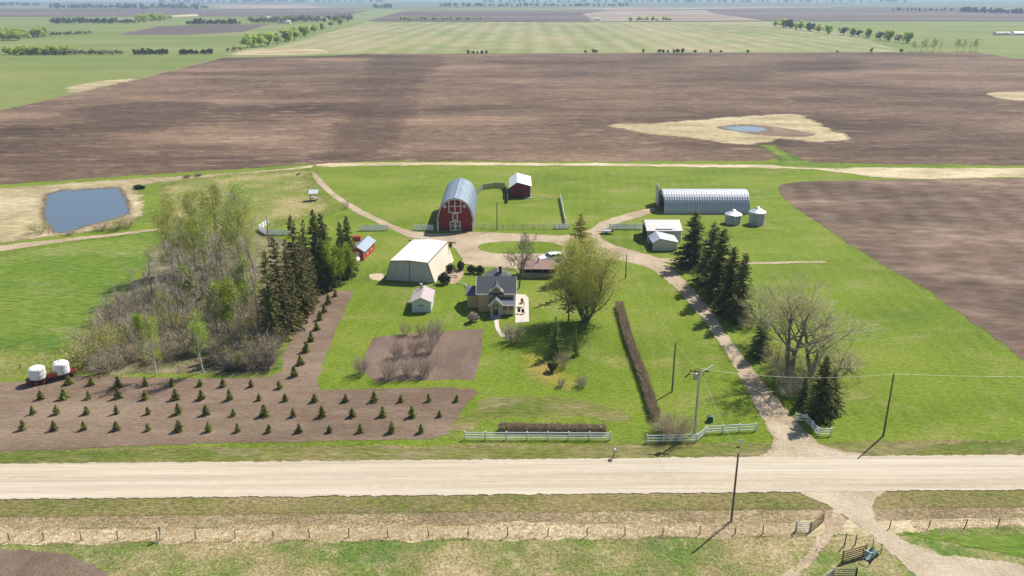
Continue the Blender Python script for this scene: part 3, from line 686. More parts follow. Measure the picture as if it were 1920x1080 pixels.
# --- small pale shed
Sh = thing('garden_shed', 'small pale green-white shed with mauve-grey gable roof on the lawn', 'shed', (-16.7, 141.0, 0))
MB().prism([(-1.75, 0), (1.75, 0), (1.75, 2.15), (0, 2.95), (-1.75, 2.15)], 0, 6.1).build('wall', M['greenwhite'], Sh)
rs = MB().prism(chevron((-2.05, 2.06), (0, 3.06), (2.05, 2.06), .1), -.25, 6.35).build('roof', M['mauveroof'], Sh)
for s in (-1, 1): MB().bar((0, -.28, 3.0), (s * 2.06, -.28, 2.02), .05, .14).build('barge_board', M['white'], Sh)
MB().tube((-.5, 5.6, 2.7), (-.5, 5.6, 3.7), .28, .28, 10).build('flue', M['steel'], rs)
MB().box(-.5, .4, -.06, -.001, 1.25, 1.45).build('vent', M['rust'], Sh)
MB().box(1.752, 1.8, 2.2, 3.1, .02, 2.0).build('door', M['white'], Sh)
MB().box(1.6, 1.79, -.05, -.002, 0, 2.15).build('corner_board', M['white'], Sh)

# --- house
Hs = thing('house', 'tan two-gabled farmhouse with charcoal shingle roof and small front porch', 'house', (-2.9, 141.4, 0))
wl = MB().prism([(0, 0), (7.0, 0), (7.0, 3.75), (3.5, 5.6), (0, 3.75)], -3.35, 3.35, 'x').build('wall', M['tan'], Hs)
mr = MB().prism(chevron((-.35, 3.62), (3.5, 5.78), (7.35, 3.62), .12), -3.7, 3.7, 'x').build('roof', M['shingle'], Hs)
for s in (-1, 1):
    for a, b in ((-.35, 3.5), (7.35, 3.5)): MB().bar((s * 3.72, a, 3.56), (s * 3.72, b, 5.7), .05, .17).build('barge_board', M['white'], Hs)
MB().box(-3.7, -1.42, -.42, -.355, 3.42, 3.62).build('gutter', M['white'], Hs)
MB().box(1.42, 3.7, -.42, -.355, 3.42, 3.62).build('gutter', M['white'], Hs)
dw = MB().prism([(-1.3, 3.2), (1.3, 3.2), (1.3, 4.0), (0, 5.15), (-1.3, 4.0)], -.12, 2.6).build('cross_gable', M['tan'], Hs)
MB().prism(chevron((-1.5, 3.72), (0, 5.32), (1.5, 3.72), .1), -.5, 2.9).build('gable_roof', M['shingle'], dw)
for s in (-1, 1): MB().bar((0, -.53, 5.28), (s * 1.52, -.53, 3.66), .05, .16).build('barge_board', M['white'], dw)
window(Hs, 0, 3.85, .7, 1.0, -.12, 'glasspale', 'browntrim')
window(Hs, 3.5, 2.0, .9, 1.2, 3.35, 'glass', axis='x', sgn=1)
# porch with entry gable
en = MB().prism([(-1.05, .25), (1.05, .25), (1.05, 2.35), (0, 3.3), (-1.05, 2.35)], -2.4, -.003).build('entry', M['tan'], Hs)
MB().prism(chevron((-1.4, 2.2), (0, 3.5), (1.4, 2.2), .1), -2.75, -.004).build('entry_roof', M['shinglegrey'], en)
for s in (-1, 1): MB().bar((0, -2.78, 3.46), (s * 1.42, -2.78, 2.13), .05, .16).build('barge_board', M['white'], en)
dr = MB().box(-.5, .4, -2.46, -2.402, .25, 2.3).build('door', M['teal'], Hs)
MB().box(-.25, .18, -2.48, -2.462, 1.35, 2.1).build('pane', M['glasspale'], dr)
po = MB().box(1.053, 3.3, -1.95, -.003, .2, 2.1).build('porch', M['tan'], Hs)
MB().box(1.2, 3.15, -1.99, -1.953, 1.1, 1.95).build('screen', M['brick'], po)
for x in (1.12, 2.15, 3.22): MB().box(x - .06, x + .06, -2.05, -1.995, .2, 2.1).build('porch_post', M['white'], po)
MB().add([(1.06, -2.35, 2.18), (3.5, -2.35, 2.18), (3.5, -.004, 2.95), (1.06, -.004, 2.95), (1.06, -2.35, 2.06), (3.5, -2.35, 2.06), (3.5, -.004, 2.83), (1.06, -.004, 2.83)],
         [(0, 1, 2, 3), (7, 6, 5, 4), (0, 4, 5, 1), (1, 5, 6, 2), (2, 6, 7, 3), (3, 7, 4, 0)]).build('porch_roof', M['shinglegrey'], po)
MB().box(1.43, 3.52, -2.42, -2.352, 2.02, 2.2).build('gutter', M['white'], po)
for k, (y0, y1, z) in enumerate(((-2.9, -2.404, .25), (-3.3, -2.902, .17), (-3.7, -3.302, .09))): MB().box(-1.1, .9, y0, y1, 0, z).build('step', M['greyconcrete'], Hs)
# west wing and rear kitchen
MB().prism([(2.0, 0), (6.4, 0), (6.4, 2.6), (4.2, 3.4), (2.0, 2.6)], -5.45, -3.352, 'x').build('wing', M['tan'], Hs)
MB().prism(chevron((1.7, 2.62), (4.2, 3.6), (6.7, 2.62), .1), -5.75, -3.353, 'x').build('wing_roof', M['shinglegrey'], Hs)
MB().box(-2.3, 2.3, 7.002, 13.2, 0, 2.9).build('rear_kitchen', M['tan'], Hs)
rr = MB().add([(-2.6, 7.0, 2.85), (2.6, 7.0, 2.85), (2.6, 13.6, 2.85), (-2.6, 13.6, 2.85), (0, 8.2, 4.85), (0, 11.4, 4.85), (-2.6, 7.0, 2.95), (2.6, 7.0, 2.95), (2.6, 13.6, 2.95), (-2.6, 13.6, 2.95)],
         [(3, 2, 1, 0), (0, 1, 7, 6), (1, 2, 8, 7), (2, 3, 9, 8), (3, 0, 6, 9), (6, 7, 4), (7, 8, 5, 4), (8, 9, 5), (9, 6, 4, 5)]).build('hip_roof', M['shinglegrey'], Hs)
ch = MB().box(.35, .9, 8.7, 9.25, 4.0, 5.65).build('chimney', M['browntrim'], rr)
MB().box(.28, .97, 8.63, 9.32, 5.652, 5.78).build('cap', M['dark'], ch)

# --- long low cabin behind the house
Cb = thing('cabin', 'low tan cabin with brown roof and dark open front behind the house', 'cabin', (5.2, 160.7, 0), -.02)
MB().box(-3.5, 3.5, .9, 3.4, 0, 2.05).build('wall', M['tandark'], Cb)
MB().box(-3.5, 3.5, 0, .1, .0, 1.0).build('veranda_rail', M['tandark'], Cb)
for x in (-3.42, -1.2, 1.1, 3.42): MB().box(x - .07, x + .07, -.06, -.002, 0, 2.0).build('post', M['weathered'], Cb)
MB().box(-3.4, 3.4, .86, .898, .9, 1.95).build('shade_band', M['dark'], Cb)  # near-black strip paints the shade inside the open front
MB().box(-3.5, 3.5, .1, .86, 0, .2).build('deck', M['weathered'], Cb)
rb = MB().add([(-3.8, -.35, 2.02), (3.8, -.35, 2.02), (3.8, 3.8, 2.75), (-3.8, 3.8, 2.75), (-3.8, -.35, 1.9), (3.8, -.35, 1.9), (3.8, 3.8, 2.6), (-3.8, 3.8, 2.6)],
         [(0, 1, 2, 3), (7, 6, 5, 4), (0, 4, 5, 1), (1, 5, 6, 2), (2, 6, 7, 3), (3, 7, 4, 0)]).build('roof', M['brownroof'], Cb)
MB().tube((.2, 2.6, 2.4), (.2, 2.6, 3.5), .12, .12, 8).build('stovepipe', M['rust'], rb)

# --- steel arch quonset
Q = thing('quonset', 'long ribbed steel arch quonset with open dark end', 'quonset', (40.7, 213.5, 0))
QR, NA, QL = 5.4, 34, 23.0
am = MB(); seg = 18; wA = QL / NA
pr = [(0, .0), (.2, .0), (.36, .07), (.64, .07), (.8, .0), (1.0, .0)]
vs, fs = [], []
for i in range(seg + 1):
    a = math.pi * i / seg
    for u, dr_ in pr:
        rr_ = QR + dr_; vs.append((u * wA, QR - rr_ * math.cos(a), max(0, rr_ * math.sin(a) * 1.02)))
np_ = len(pr)
for i in range(seg):
    for j in range(np_ - 1): fs.append((i * np_ + j, i * np_ + j + 1, (i + 1) * np_ + j + 1, (i + 1) * np_ + j))
am.add(vs, fs); am.smooth = False
ame = am.mesh('arch_panel', M['steel'])
for k in range(NA): link('arch_panel', ame, Q, (k * wA, 0, 0))
def half(r, n=14): return [(QR - r * math.cos(math.pi * i / n), r * math.sin(math.pi * i / n)) for i in range(n + 1)]
MB().prism(half(QR - .03), QL - .12, QL - .02, 'x').build('end_wall', M['steel'], Q)
ring = half(QR - .03); op = [(QR + 3.6, 0), (QR + 3.6, 3.7), (QR - 3.6, 3.7), (QR - 3.6, 0)]
MB().prism(ring + op, .35, .45, 'x').build('end_wall', M['shedgrey'], Q)
MB().box(-.2, -.08, QR + 3.3, QR + 7.6, .1, 5.6).build('sliding_door', M['shedgrey'], Q)
MB().box(-.12, QL + .1, -.3, .12, 0, .3).build('footing', M['greyconcrete'], Q)

# --- grain bins
def grain_bin(label, x, y, r, ze, zr, rings):
    b = thing('grain_bin', label, 'grain bin', (x, y, 0), 0, 'round steel grain bins')
    hh = ze / rings
    for k in range(rings):
        m_ = MB(); m_.lathe([(r, k * hh), (r + .03, k * hh + .04), (r, k * hh + .08), (r, (k + 1) * hh - .005)], 26); m_.build('wall_ring', M['binsteel'], b)
    n = 20; vs = [(0, 0, zr)]; fs = []
    for i in range(n * 2):
        a = math.pi * i / n; o = .05 if i % 2 else .0
        vs.append(((r + .16) * math.cos(a), (r + .16) * math.sin(a), ze - .06 + o)); vs.append((.35 * math.cos(a), .35 * math.sin(a), zr - .02 + o))
    for i in range(n * 2):
        j = (i + 1) % (n * 2); fs.append((1 + 2 * i, 1 + 2 * j, 2 + 2 * j, 2 + 2 * i)); fs.append((2 + 2 * i, 2 + 2 * j, 0))
    rf_ = MB().add(vs, fs).build('roof', M['binroof'], b)
    MB().lathe([(.42, zr - .05), (.42, zr + .15), (.12, zr + .3)], 12).build('lid', M['binroof'], rf_)
    ld = MB(); a = -1.1; cx, cy = (r + .12) * math.cos(a), (r + .12) * math.sin(a); tx, ty = -math.sin(a) * .2, math.cos(a) * .2
    for s in (-1, 1): ld.bar((cx + s * tx, cy + s * ty, .2), (cx + s * tx, cy + s * ty, ze), .05)
    for k in range(int(ze / .35)): ld.bar((cx - tx, cy - ty, .35 + k * .35), (cx + tx, cy + ty, .35 + k * .35), .03)
    ld.build('ladder', M['greymetal'], b)
    a = -2.0
    MB().bar(((r + .02) * math.cos(a), (r + .02) * math.sin(a), .5), ((r + .02) * math.cos(a), (r + .02) * math.sin(a), 1.5), .7, .1, up=(math.cos(a), math.sin(a), 0)).build('hatch', M['steel'], b)
grain_bin('shorter grain bin, nearer the long steel quonset, to the left', 56.7, 204.1, 2.0, 2.5, 3.4, 3)
grain_bin('taller grain bin at the right end of the quonset', 62.6, 203.4, 2.0, 3.3, 4.25, 4)

# --- grey garage and its lean-to
Ga = thing('garage', 'grey metal-roofed garage in front of the quonset, left end painted dark as shade', 'garage', (36.0, 186.6, 0))
MB().prism([(0, 0), (8.6, 0), (8.6, 2.6), (4.3, 4.1), (0, 2.95)], -3.9, 3.9, 'x').build('wall', M['shedgrey'], Ga)
gr = MB().prism(chevron((-.4, 2.95), (4.3, 4.45), (9.0, 2.95), .12), -4.3, 4.2, 'x').build('roof', M['greyroof'], Ga)
MB().bar((-2.1, .25, 3.24), (1.9, .25, 3.24), .3, .04).build('roof_patch', M['rust'], gr)
MB().box(-3.96, -3.902, 1.0, 7.4, .02, 2.7).build('end_shade', M['dark'], Ga)  # near-black panel paints the shade on the left end wall
MB().box(-4.32, 4.22, -.48, -.41, 2.78, 2.98).build('gutter', M['greymetal'], Ga)
Lt = thing('lean_to', 'small low shed with pale metal saltbox roof against the grey garage', 'shed', (35.0, 179.9, 0))
MB().prism([(-2.7, 0), (2.75, 0), (2.75, 2.05), (-1.2, 2.8), (-2.7, 2.0)], 0, 6.0).build('wall', M['shedgrey'], Lt)
MB().prism(chevron((-3.0, 1.92), (-1.2, 2.98), (3.05, 2.1), .09), -.3, 6.1).build('roof', M['bluishroof'], Lt)
MB().box(-2.76, -2.702, .8, 4.6, .02, 1.85).build('door', M['dark'], Lt)

# --- red hut at the edge of the woods
Rh = thing('hut', 'red hut with grey roof half hidden by spruces beside the woods', 'shed', (-34.1, 172.8, 0), -.12)
MB().prism([(-1.5, 0), (1.5, 0), (1.5, 2.1), (0, 3.0), (-1.5, 2.1)], 0, 8.5).build('wall', M['redbright'], Rh)
MB().prism(chevron((-1.85, 2.02), (0, 3.15), (1.85, 2.02), .1), -.3, 8.8).build('roof', M['bluegrey'], Rh)
MB().box(1.35, 1.56, -.04, -.001, 0, 2.1).build('corner_board', M['white'], Rh)
window(Rh, 2.5, 1.3, .8, .8, 1.5, 'glass', axis='x', sgn=1); window(Rh, 5.6, 1.3, .8, .8, 1.5, 'glass', axis='x', sgn=1)
MB().box(-.5, .4, -.05, -.001, .05, 1.9).build('door', M['white'], Rh)

# --- white stand on legs by the track
x, y = G(589, 376); St = thing('raised_stand', 'small white flat-roofed stand on legs beside the dirt track', 'stand', (x, y, 0), .1)
for sx in (-.95, .95):
    for sy in (-.8, .8): MB().box(sx - .08, sx + .08, sy - .08, sy + .08, 0, 2.2).build('leg', M['palepole'], St)
MB().box(-1.1, 1.1, -.95, .95, .75, .9).build('platform', M['palepole'], St)
MB().add([(-1.3, -1.3, 2.2), (1.3, -1.3, 2.2), (1.3, 1.3, 2.8), (-1.3, 1.3, 2.8), (-1.3, -1.3, 2.3), (1.3, -1.3, 2.3), (1.3, 1.3, 2.9), (-1.3, 1.3, 2.9)],
         [(3, 2, 1, 0), (4, 5, 6, 7), (0, 1, 5, 4), (1, 2, 6, 5), (2, 3, 7, 6), (3, 0, 4, 7)]).build('roof', M['binroof'], St)

# ------------------------------------------------------------------ fences
postmesh = {}
def rail_fence(name, label, pts, h=1.25, rails=3, sp=2.6, mat='fencewhite', cat='fence', rw=.14, group=None, pw=.13, rt=.05):
    base = pts[0]; f = thing(name, label, cat, (base[0], base[1], 0), 0, group)
    P = [(p[0] - base[0], p[1] - base[1]) for p in pts]
    key = (h, mat, pw)
    if key not in postmesh: postmesh[key] = MB().box(-pw / 2, pw / 2, -pw / 2, pw / 2, -.02, h + .08).mesh('post', M[mat])
    for i in range(len(P) - 1):
        a, b = Vector(P[i]), Vector(P[i + 1]); n = max(1, round((b - a).length / sp))
        ang = math.atan2(b.y - a.y, b.x - a.x)
        for k in range(n + (1 if i == len(P) - 2 else 0)):
            c = a + (b - a) * k / n; link('post', postmesh[key], f, (c.x, c.y, 0), (random.uniform(-.015, .015), random.uniform(-.015, .015), ang))
        for k in range(n):
            c, d_ = a + (b - a) * (k / n), a + (b - a) * ((k + 1) / n)
            nn = Vector((math.sin(ang), -math.cos(ang))) * (pw / 2 + rt / 2 + .001)
            for r in range(rails):
                z = h * (r + 1) / rails - rw * .5 + random.uniform(-.012, .012)
                e = (d_ - c).normalized() * .004
                MB().bar((c.x + nn.x + e.x, c.y + nn.y + e.y, z), (d_.x + nn.x - e.x, d_.y + nn.y - e.y, z + random.uniform(-.01, .01)), rt, rw).build('rail', M[mat], f)
    return f
random.seed(11)
g2 = lambda *ps: [G(*p) for p in ps]
rail_fence('rail_fence', 'long white three-rail fence along the road in front of the low hedge', g2((872, 824), (1144, 825)), 1.15)
rail_fence('rail_fence', 'white three-rail fence with a bend, left of the driveway mouth', g2((1213, 830), (1306, 828), (1324, 813), (1417, 808)), 1.15)
rail_fence('rail_fence', 'short white rail fence descending at the right of the driveway mouth', g2((1491, 789), (1511, 791), (1535, 817), (1558, 817)), 1.15, sp=2.2)
wf = dict(h=1.45, rails=5, sp=2.4, rw=.2)
rail_fence('board_fence', 'white board fence left of the dirt track beside the spruces', g2((674, 433), (728, 432)), **wf)
rail_fence('board_fence', 'short white board fence touching the left side of the red barn', g2((776, 432), (812, 432)), **wf)
rail_fence('board_fence', 'white board fence running left from the grey garage', g2((1142, 430), (1206, 430)), **wf)
rail_fence('board_fence', 'white board fence with a corner at the edge of the woods', g2((503, 421), (486, 433), (500, 441), (548, 441)), **wf)
rail_fence('board_fence', 'white board fence running straight back across the green paddock', [(13.6, 203.4), (13.8, 231.5)], 1.3, 4, 2.6, rw=.22)
rail_fence('gate_panel', 'white slatted gate panel in the paddock at the board fence end', g2((1040, 429), (1068, 429)), 1.35, 6, 1.3, cat='gate', rw=.15)
rail_fence('mesh_fence', 'thin pale grey fence from the barn to the white gate panel', g2((893, 427), (925, 430), (1039, 430)), 1.3, 5, 2.5, 'palepole', rw=.06, pw=.1, rt=.03)
rail_fence('corral_fence', 'grey weathered board corral between the barn and the red shed', g2((893, 366), (905, 356), (930, 352), (946, 353), (953, 368), (952, 381)), 1.6, 5, 2.4, 'weathered', rw=.24)
def wire_fence(name, label, xs, rowf, h=1.05, group=None):
    p0 = G(xs[0], rowf(xs[0])); f = thing(name, label, 'fence', (p0[0], p0[1], 0)); tops = []
    pm = MB().tube((0, 0, -.05), (0, 0, h + .08), .065, .055, 7).mesh('post', M['post'])
    for x in xs:
        p = G(x, rowf(x)); rx, ry = random.uniform(-.08, .08), random.uniform(-.08, .08)
        s = random.uniform(.85, 1.15); link('post', pm, f, (p[0] - p0[0], p[1] - p0[1], 0), (rx, ry, 0), (1, 1, s))
        tops.append(Vector((p[0] - p0[0], p[1] - p0[1], 0)))
    for z in (.35, .65, .95):
        w = MB()
        for a, b in zip(tops, tops[1:]):
            m_ = (a + b) / 2 + Vector((0, 0, z - .03)); w.tube(a + Vector((0, 0, z)), m_, .007, n=3, caps=False); w.tube(m_, b + Vector((0, 0, z)), .007, n=3, caps=False)
        w.build('wire', M['wire'], f)
    return f
row = lambda x: 1014 - .0085 * x
wire_fence('wire_fence', 'long wire fence on thin wooden posts along the straw ditch', [-60, 18, 83, 153, 221, 295, 368, 441, 512, 581, 654, 728, 804, 877, 952, 1027, 1101, 1172, 1243, 1312, 1378, 1430, 1490], row)
wire_fence('wire_fence', 'short wire fence right of the farm approach in the foreground', [1668, 1742, 1810, 1872, 1940, 2010], lambda x: 990 - .02 * (x - 1668))
wire_fence('wire_fence', 'faint wire fence at the bottom of the left meadow', [-40, 0, 38, 75], lambda x: 694 - .06 * x, .95)
rail_fence('plank_gate', 'wooden plank gate by the approach at the end of the wire fence', g2((1519, 997), (1543, 977)), 1.25, 4, 3.2, 'plank', 'gate', rw=.15)
rail_fence('metal_gate', 'small grey metal gate between the wire fence and the plank gate', g2((1492, 996), (1518, 997)), 1.25, 5, 1.7, 'greymetal', 'gate', rw=.06)
rail_fence('corral_fence', 'brown plank corral panel beside the dark teal trough', g2((1579, 1053), (1622, 1040)), 1.35, 5, 2.2, 'plank', 'fence panel', rw=.16)
rail_fence('pipe_panel', 'black pipe gate panel at the bottom edge near the trough', g2((1561, 1085), (1604, 1086)), 1.3, 5, 1.6, 'blackmetal', 'gate', rw=.08)
rail_fence('corral_fence', 'grey plank panel joining the black pipe gate at the bottom edge', g2((1535, 1102), (1560, 1086)), 1.3, 5, 1.6, 'palepole', 'fence panel', rw=.16)
for lab, px_, py_, h_ in (('lone thin post left of the plank corral panel', 1583, 1024, 1.6), ('lone leaning post above the plank corral panel', 1603, 1022, 1.3)):
    x, y = G(px_, py_); p = thing('fence_post', lab, 'post', (x, y, 0)); MB().tube((0, 0, 0), (.05, 0, h_), .07, .06, 7).build('shaft', M['post'], p); MB().lathe([(.065, h_ - .02), (.07, h_ + .02), (.02, h_ + .05)], 7, (.05, 0)).build('cap', M['post'], p)
x, y = G(1625, 1052); t = thing('feed_trough', 'dark teal metal trough with pipe frame beside the plank panel', 'trough', (x, y, 0), .75)
tm = MB(); n = 8; arc = [(.42 * math.cos(math.pi + math.pi * i / n), .52 + .42 * math.sin(math.pi + math.pi * i / n)) for i in range(n + 1)]; arc2 = [(u * .92, .53 + (w - .53) * .92) for u, w in arc[::-1]]
tm.prism(arc + arc2, 0, 2.2, 'x'); tm.build('basin', M['teal'], t)
for xx in (-.05, 2.25):
    MB().bar((xx, -.45, 0), (xx, -.45, 1.25), .06).build('leg', M['blackmetal'], t); MB().bar((xx, .45, 0), (xx, .45, 1.25), .06).build('leg', M['blackmetal'], t); MB().bar((xx, -.48, 1.2), (xx, .48, 1.2), .06).build('cross_bar', M['greymetal'], t)

# ------------------------------------------------------------------ utility poles and lines
tops = {}
def pole(key, label, px_, py_, h, mat='pole', r=.14, arm=False, lean=0):
    x, y = G(px_, py_); p = thing('utility_pole', label, 'utility pole', (x, y, 0), 0, 'wooden utility poles')
    MB().tube((0, 0, -.1), (lean, 0, h), r, r * .7, 9).build('shaft', M[mat], p)
    MB().lathe([(.05, h), (.08, h + .07), (.04, h + .2)], 8, (lean, 0)).build('insulator', M['insul'], p)
    MB().box(r * .8 + lean * .15, r + .02 + lean * .15, -.06, .06, 1.5, 1.8).build('tag_plate', M['greymetal'], p)
    tops[key] = Vector((x + lean, y, h + .12)); return p
pole('S', 'tall bare utility pole in the straw ditch south of the road', 1371, 978, 8.6)
pole('E', 'utility pole standing alone in the grass right of the driveway', 1656, 818, 9.0)
pole('L', 'plain utility pole between the diagonal hedge and the driveway', 1260, 735, 7.8)
pole('Y', 'short utility pole at the corner of the yard beside the big willow', 1173, 522, 5.2)
pole('B', 'utility pole in the paddock just right of the barn', 932, 431, 7.0)
pole('W', 'utility pole in the woods near the white cornered fence', 505, 462, 7.0)
hp = pole('H', 'pale utility pole carrying a transformer and crossarms by the driveway mouth', 1302, 812, 9.4, 'palepole', .17)
MB().box(-1.3, 1.3, .18, .3, 8.9, 9.05).build('crossarm', M['rust'], hp)
MB().bar((.2, -.5, 9.25), (2.2, 1.6, 9.25), .1, .12).build('crossarm', M['palepole'], hp)
for x in (-1.1, -.6, .7, 1.15): MB().lathe([(.05, 9.05), (.09, 9.12), (.04, 9.3)], 8, (x, .24)).build('insulator', M['insul'], hp)
MB().lathe([(.28, 8.0), (.3, 8.05), (.3, 8.75), (.26, 8.82), (.08, 8.86)], 14, (-.52, -.1)).build('transformer', M['greymetal'], hp)
MB().lathe([(.05, 8.86), (.07, 9.0), (.03, 9.15)], 8, (-.52, -.1)).build('bushing', M['insul'], hp)
MB().bar((-1.2, .1, 8.75), (-1.9, -.3, 8.35), .14, .1).build('fuse_cutout', M['blackmetal'], hp)
MB().bar((.45, .0, 8.3), (.45, 0, 8.9), .16, .14).build('fuse_cutout', M['insul'], hp)
def wire(name, label, a, b, sag=.6, r=.012, off=(0, 0, 0)):
    a = Vector(a) + Vector(off); b = Vector(b) + Vector(off); m_ = MB(); n = 14; prev = None
    for i in range(n + 1):
        t = i / n; p = a.lerp(b, t) - Vector((0, 0, sag * 4 * t * (1 - t)))
        if prev is not None: m_.tube(prev - a, p - a, r, n=3, caps=False)
        prev = p
    return tag(m_.build(name, M['wire'], None, a), label, 'wire')
wire('power_line', 'thin wire from the transformer pole to the lone pole in the right grass', tops['H'], tops['E'], .9, .011)
wire('power_line', 'thin wire leaving the lone right pole towards the frame edge', tops['E'], tops['E'] + Vector((60, 3, 0)), 1.0, .01)
wire('power_line', 'thin wire crossing the road from the ditch pole to the transformer pole', tops['S'], tops['H'], .4, .012)
wire('service_wire', 'thin wire from the transformer pole to the plain pole by the hedge', tops['H'], tops['L'], .4, .01)
wire('service_wire', 'thin wire over the lawn from the hedge pole to the yard pole', tops['L'], tops['Y'], .9, .01)
wire('service_wire', 'thin wire from the yard pole towards the house roof', tops['Y'], Vector((.5, 146, 4.6)), .7, .01)
gp = G(1352, 806); wire('guy_wire', 'yellow-grey guy wire bracing the transformer pole to the lawn', tops['H'] - Vector((0, 0, .5)), (gp[0], gp[1], 0), 0, .016)

# ------------------------------------------------------------------ plants: generators
def tubes_np(segs, k):
    A = np.array([s[0] for s in segs]); B_ = np.array([s[1] for s in segs]); R0 = np.array([s[2] for s in segs]); R1 = np.array([s[3] for s in segs])
    D = B_ - A; D /= np.maximum(np.linalg.norm(D, axis=1), 1e-9)[:, None]
    ref = np.where(np.abs(D[:, 2:3]) > .9, np.array([[1., 0, 0]]), np.array([[0, 0, 1.]]))
    U = np.cross(D, ref); U /= np.linalg.norm(U, axis=1)[:, None]; W = np.cross(D, U)
    n = len(A); V = np.zeros((n, 2 * k, 3))
    for i in range(k):
        a = 2 * math.pi * i / k; o = U * math.cos(a) + W * math.sin(a)
        V[:, i] = A + o * R0[:, None]; V[:, k + i] = B_ + o * R1[:, None]
    F = np.zeros((n, k, 4), int); b = (np.arange(n) * 2 * k)[:, None]
    for i in range(k):
        j = (i + 1) % k; F[:, i] = b + np.array([[i, j, k + j, k + i]])
    return V.reshape(-1, 3), F.reshape(-1, 4)
def ribbons_np(segs, seed=1):
    nr = np.random.default_rng(seed)
    A = np.array([s[0] for s in segs]); B_ = np.array([s[1] for s in segs]); R0 = np.array([s[2] for s in segs]); R1 = np.array([s[3] for s in segs])
    D = B_ - A; U = np.cross(D, nr.normal(0, 1, D.shape)); U /= np.maximum(np.linalg.norm(U, axis=1), 1e-9)[:, None]
    V = np.zeros((len(A), 4, 3)); V[:, 0] = A - U * R0[:, None]; V[:, 1] = A + U * R0[:, None]; V[:, 2] = B_ + U * R1[:, None]; V[:, 3] = B_ - U * R1[:, None]
    return V.reshape(-1, 3), np.arange(len(A) * 4).reshape(-1, 4)
def leaves_np(C, size, rng, asp=.55, flat=0.0, dirs=None):
    """rhomb-shaped leaf faces centred at C"""
    n = len(C); s = size * rng.uniform(.6, 1.3, n)
    d = rng.normal(0, 1, (n, 3)) if dirs is None else dirs + rng.normal(0, .25, (n, 3))
    d /= np.linalg.norm(d, axis=1)[:, None]
    u = rng.normal(0, 1, (n, 3)); u[:, 2] *= (1 - flat)
    u -= d * np.sum(u * d, 1)[:, None]; u /= np.maximum(np.linalg.norm(u, axis=1), 1e-6)[:, None]
    V = np.zeros((n, 4, 3)); sl = (s * .5)[:, None]
    V[:, 0] = C - d * sl; V[:, 1] = C + u * sl * asp; V[:, 2] = C + d * sl; V[:, 3] = C - u * sl * asp
    return V.reshape(-1, 3), np.arange(n * 4).reshape(-1, 4)
def joinnp(parts):
    V, F, b = [], [], 0
    for v, f in parts: V.append(v); F.append(f + b); b += len(v)
    return np.concatenate(V), np.concatenate(F)

def grow(rng, out, p, d, L, r, lvl, prm):
    ns = prm['seg'][lvl]; sl = L / ns; mx = len(prm['seg']) - 1
    q = p
    for i in range(ns):
        f = i / ns
        d = (d + Vector((rng.gauss(0, 1), rng.gauss(0, 1), rng.gauss(0, 1))) * prm['wob'][lvl] + Vector((0, 0, prm['up'][lvl]))).normalized()
        q2 = q + d * sl
        ra = r * (1 - f * prm['tap']); rb = r * (1 - (i + 1) / ns * prm['tap'])
        out.append((tuple(q), tuple(q2), ra, rb, lvl)); q = q2
        if lvl < mx and (i + 1) / ns > prm['start'][lvl]:
            for _ in range(prm['n'][lvl]):
                ax = d.orthogonal().normalized(); ax.rotate(Matrix.Rotation(rng.uniform(0, 2 * math.pi), 3, d))
                a = prm['ang'][lvl] * rng.uniform(.7, 1.3)
                nd = (d * math.cos(a) + ax * math.sin(a)).normalized()
                ll = L * prm['ratio'][lvl] * (1 - .55 * max(0, f - prm['start'][lvl])) * rng.uniform(.65, 1.25)
                grow(rng, out, q, nd, ll, max(.006, rb * prm['rr'][lvl]), lvl + 1, prm)
    return q

PROTO = {}
def deciduous(key, seed, H, r, prm, bark, twig, leaf=None, nleaf=0, lsize=.3, lspread=.35, stems=1, splay=.15, split=2, rad=0.0, twigr=1.0, lmin=2):
    rng = random.Random(seed); nr = np.random.default_rng(seed); out = []
    for s in range(stems):
        a = 2 * math.pi * s / stems + rng.uniform(-.5, .5); sp = splay * rng.uniform(.4, 1.2) if stems > 1 else splay * rng.uniform(0, .4)
        base = Vector((math.cos(a) * rad * rng.random() ** .5, math.sin(a) * rad * rng.random() ** .5, -.05))
        d0 = Vector((math.cos(a) * math.sin(sp), math.sin(a) * math.sin(sp), math.cos(sp)))
        grow(rng, out, base, d0, H * rng.uniform(.8, 1.05), r, 0, prm)
    zmax = max(s[1][2] for s in out); k = H / zmax
    big = [(np.array(a) * k, np.array(b) * k, ra, rb) for a, b, ra, rb, l in out if l < split]
    fine = [(np.array(a) * k, np.array(b) * k, ra * twigr, rb * twigr) for a, b, ra, rb, l in out if l >= split]
    parts = []
    if big:
        v, f = tubes_np(big, 5); parts.append(('trunk', npmesh('trunk', v, f, M[bark])))
    cp = []; mats = [M[twig]]; fm = []
    if fine:
        vf = ribbons_np([(a, b, ra * 1.25, rb * 1.25) for a, b, ra, rb in fine]); cp.append(vf); fm.append(np.zeros(len(vf[1])))
    if leaf and nleaf:
        tips = np.array([s[1] for s in out if s[4] >= lmin]) * k
        C = tips[nr.integers(0, len(tips), nleaf)] + nr.normal(0, lspread, (nleaf, 3)); C[:, 2] = np.maximum(C[:, 2], .25)
        vl = leaves_np(C, lsize, nr); cp.append(vl); mats.append(M[leaf]); fm.append(np.ones(len(vl[1])))
    if cp:
        v, f = joinnp(cp); parts.append(('crown', npmesh('crown', v, f, mats, np.concatenate(fm))))
    PROTO[key] = (H, parts)
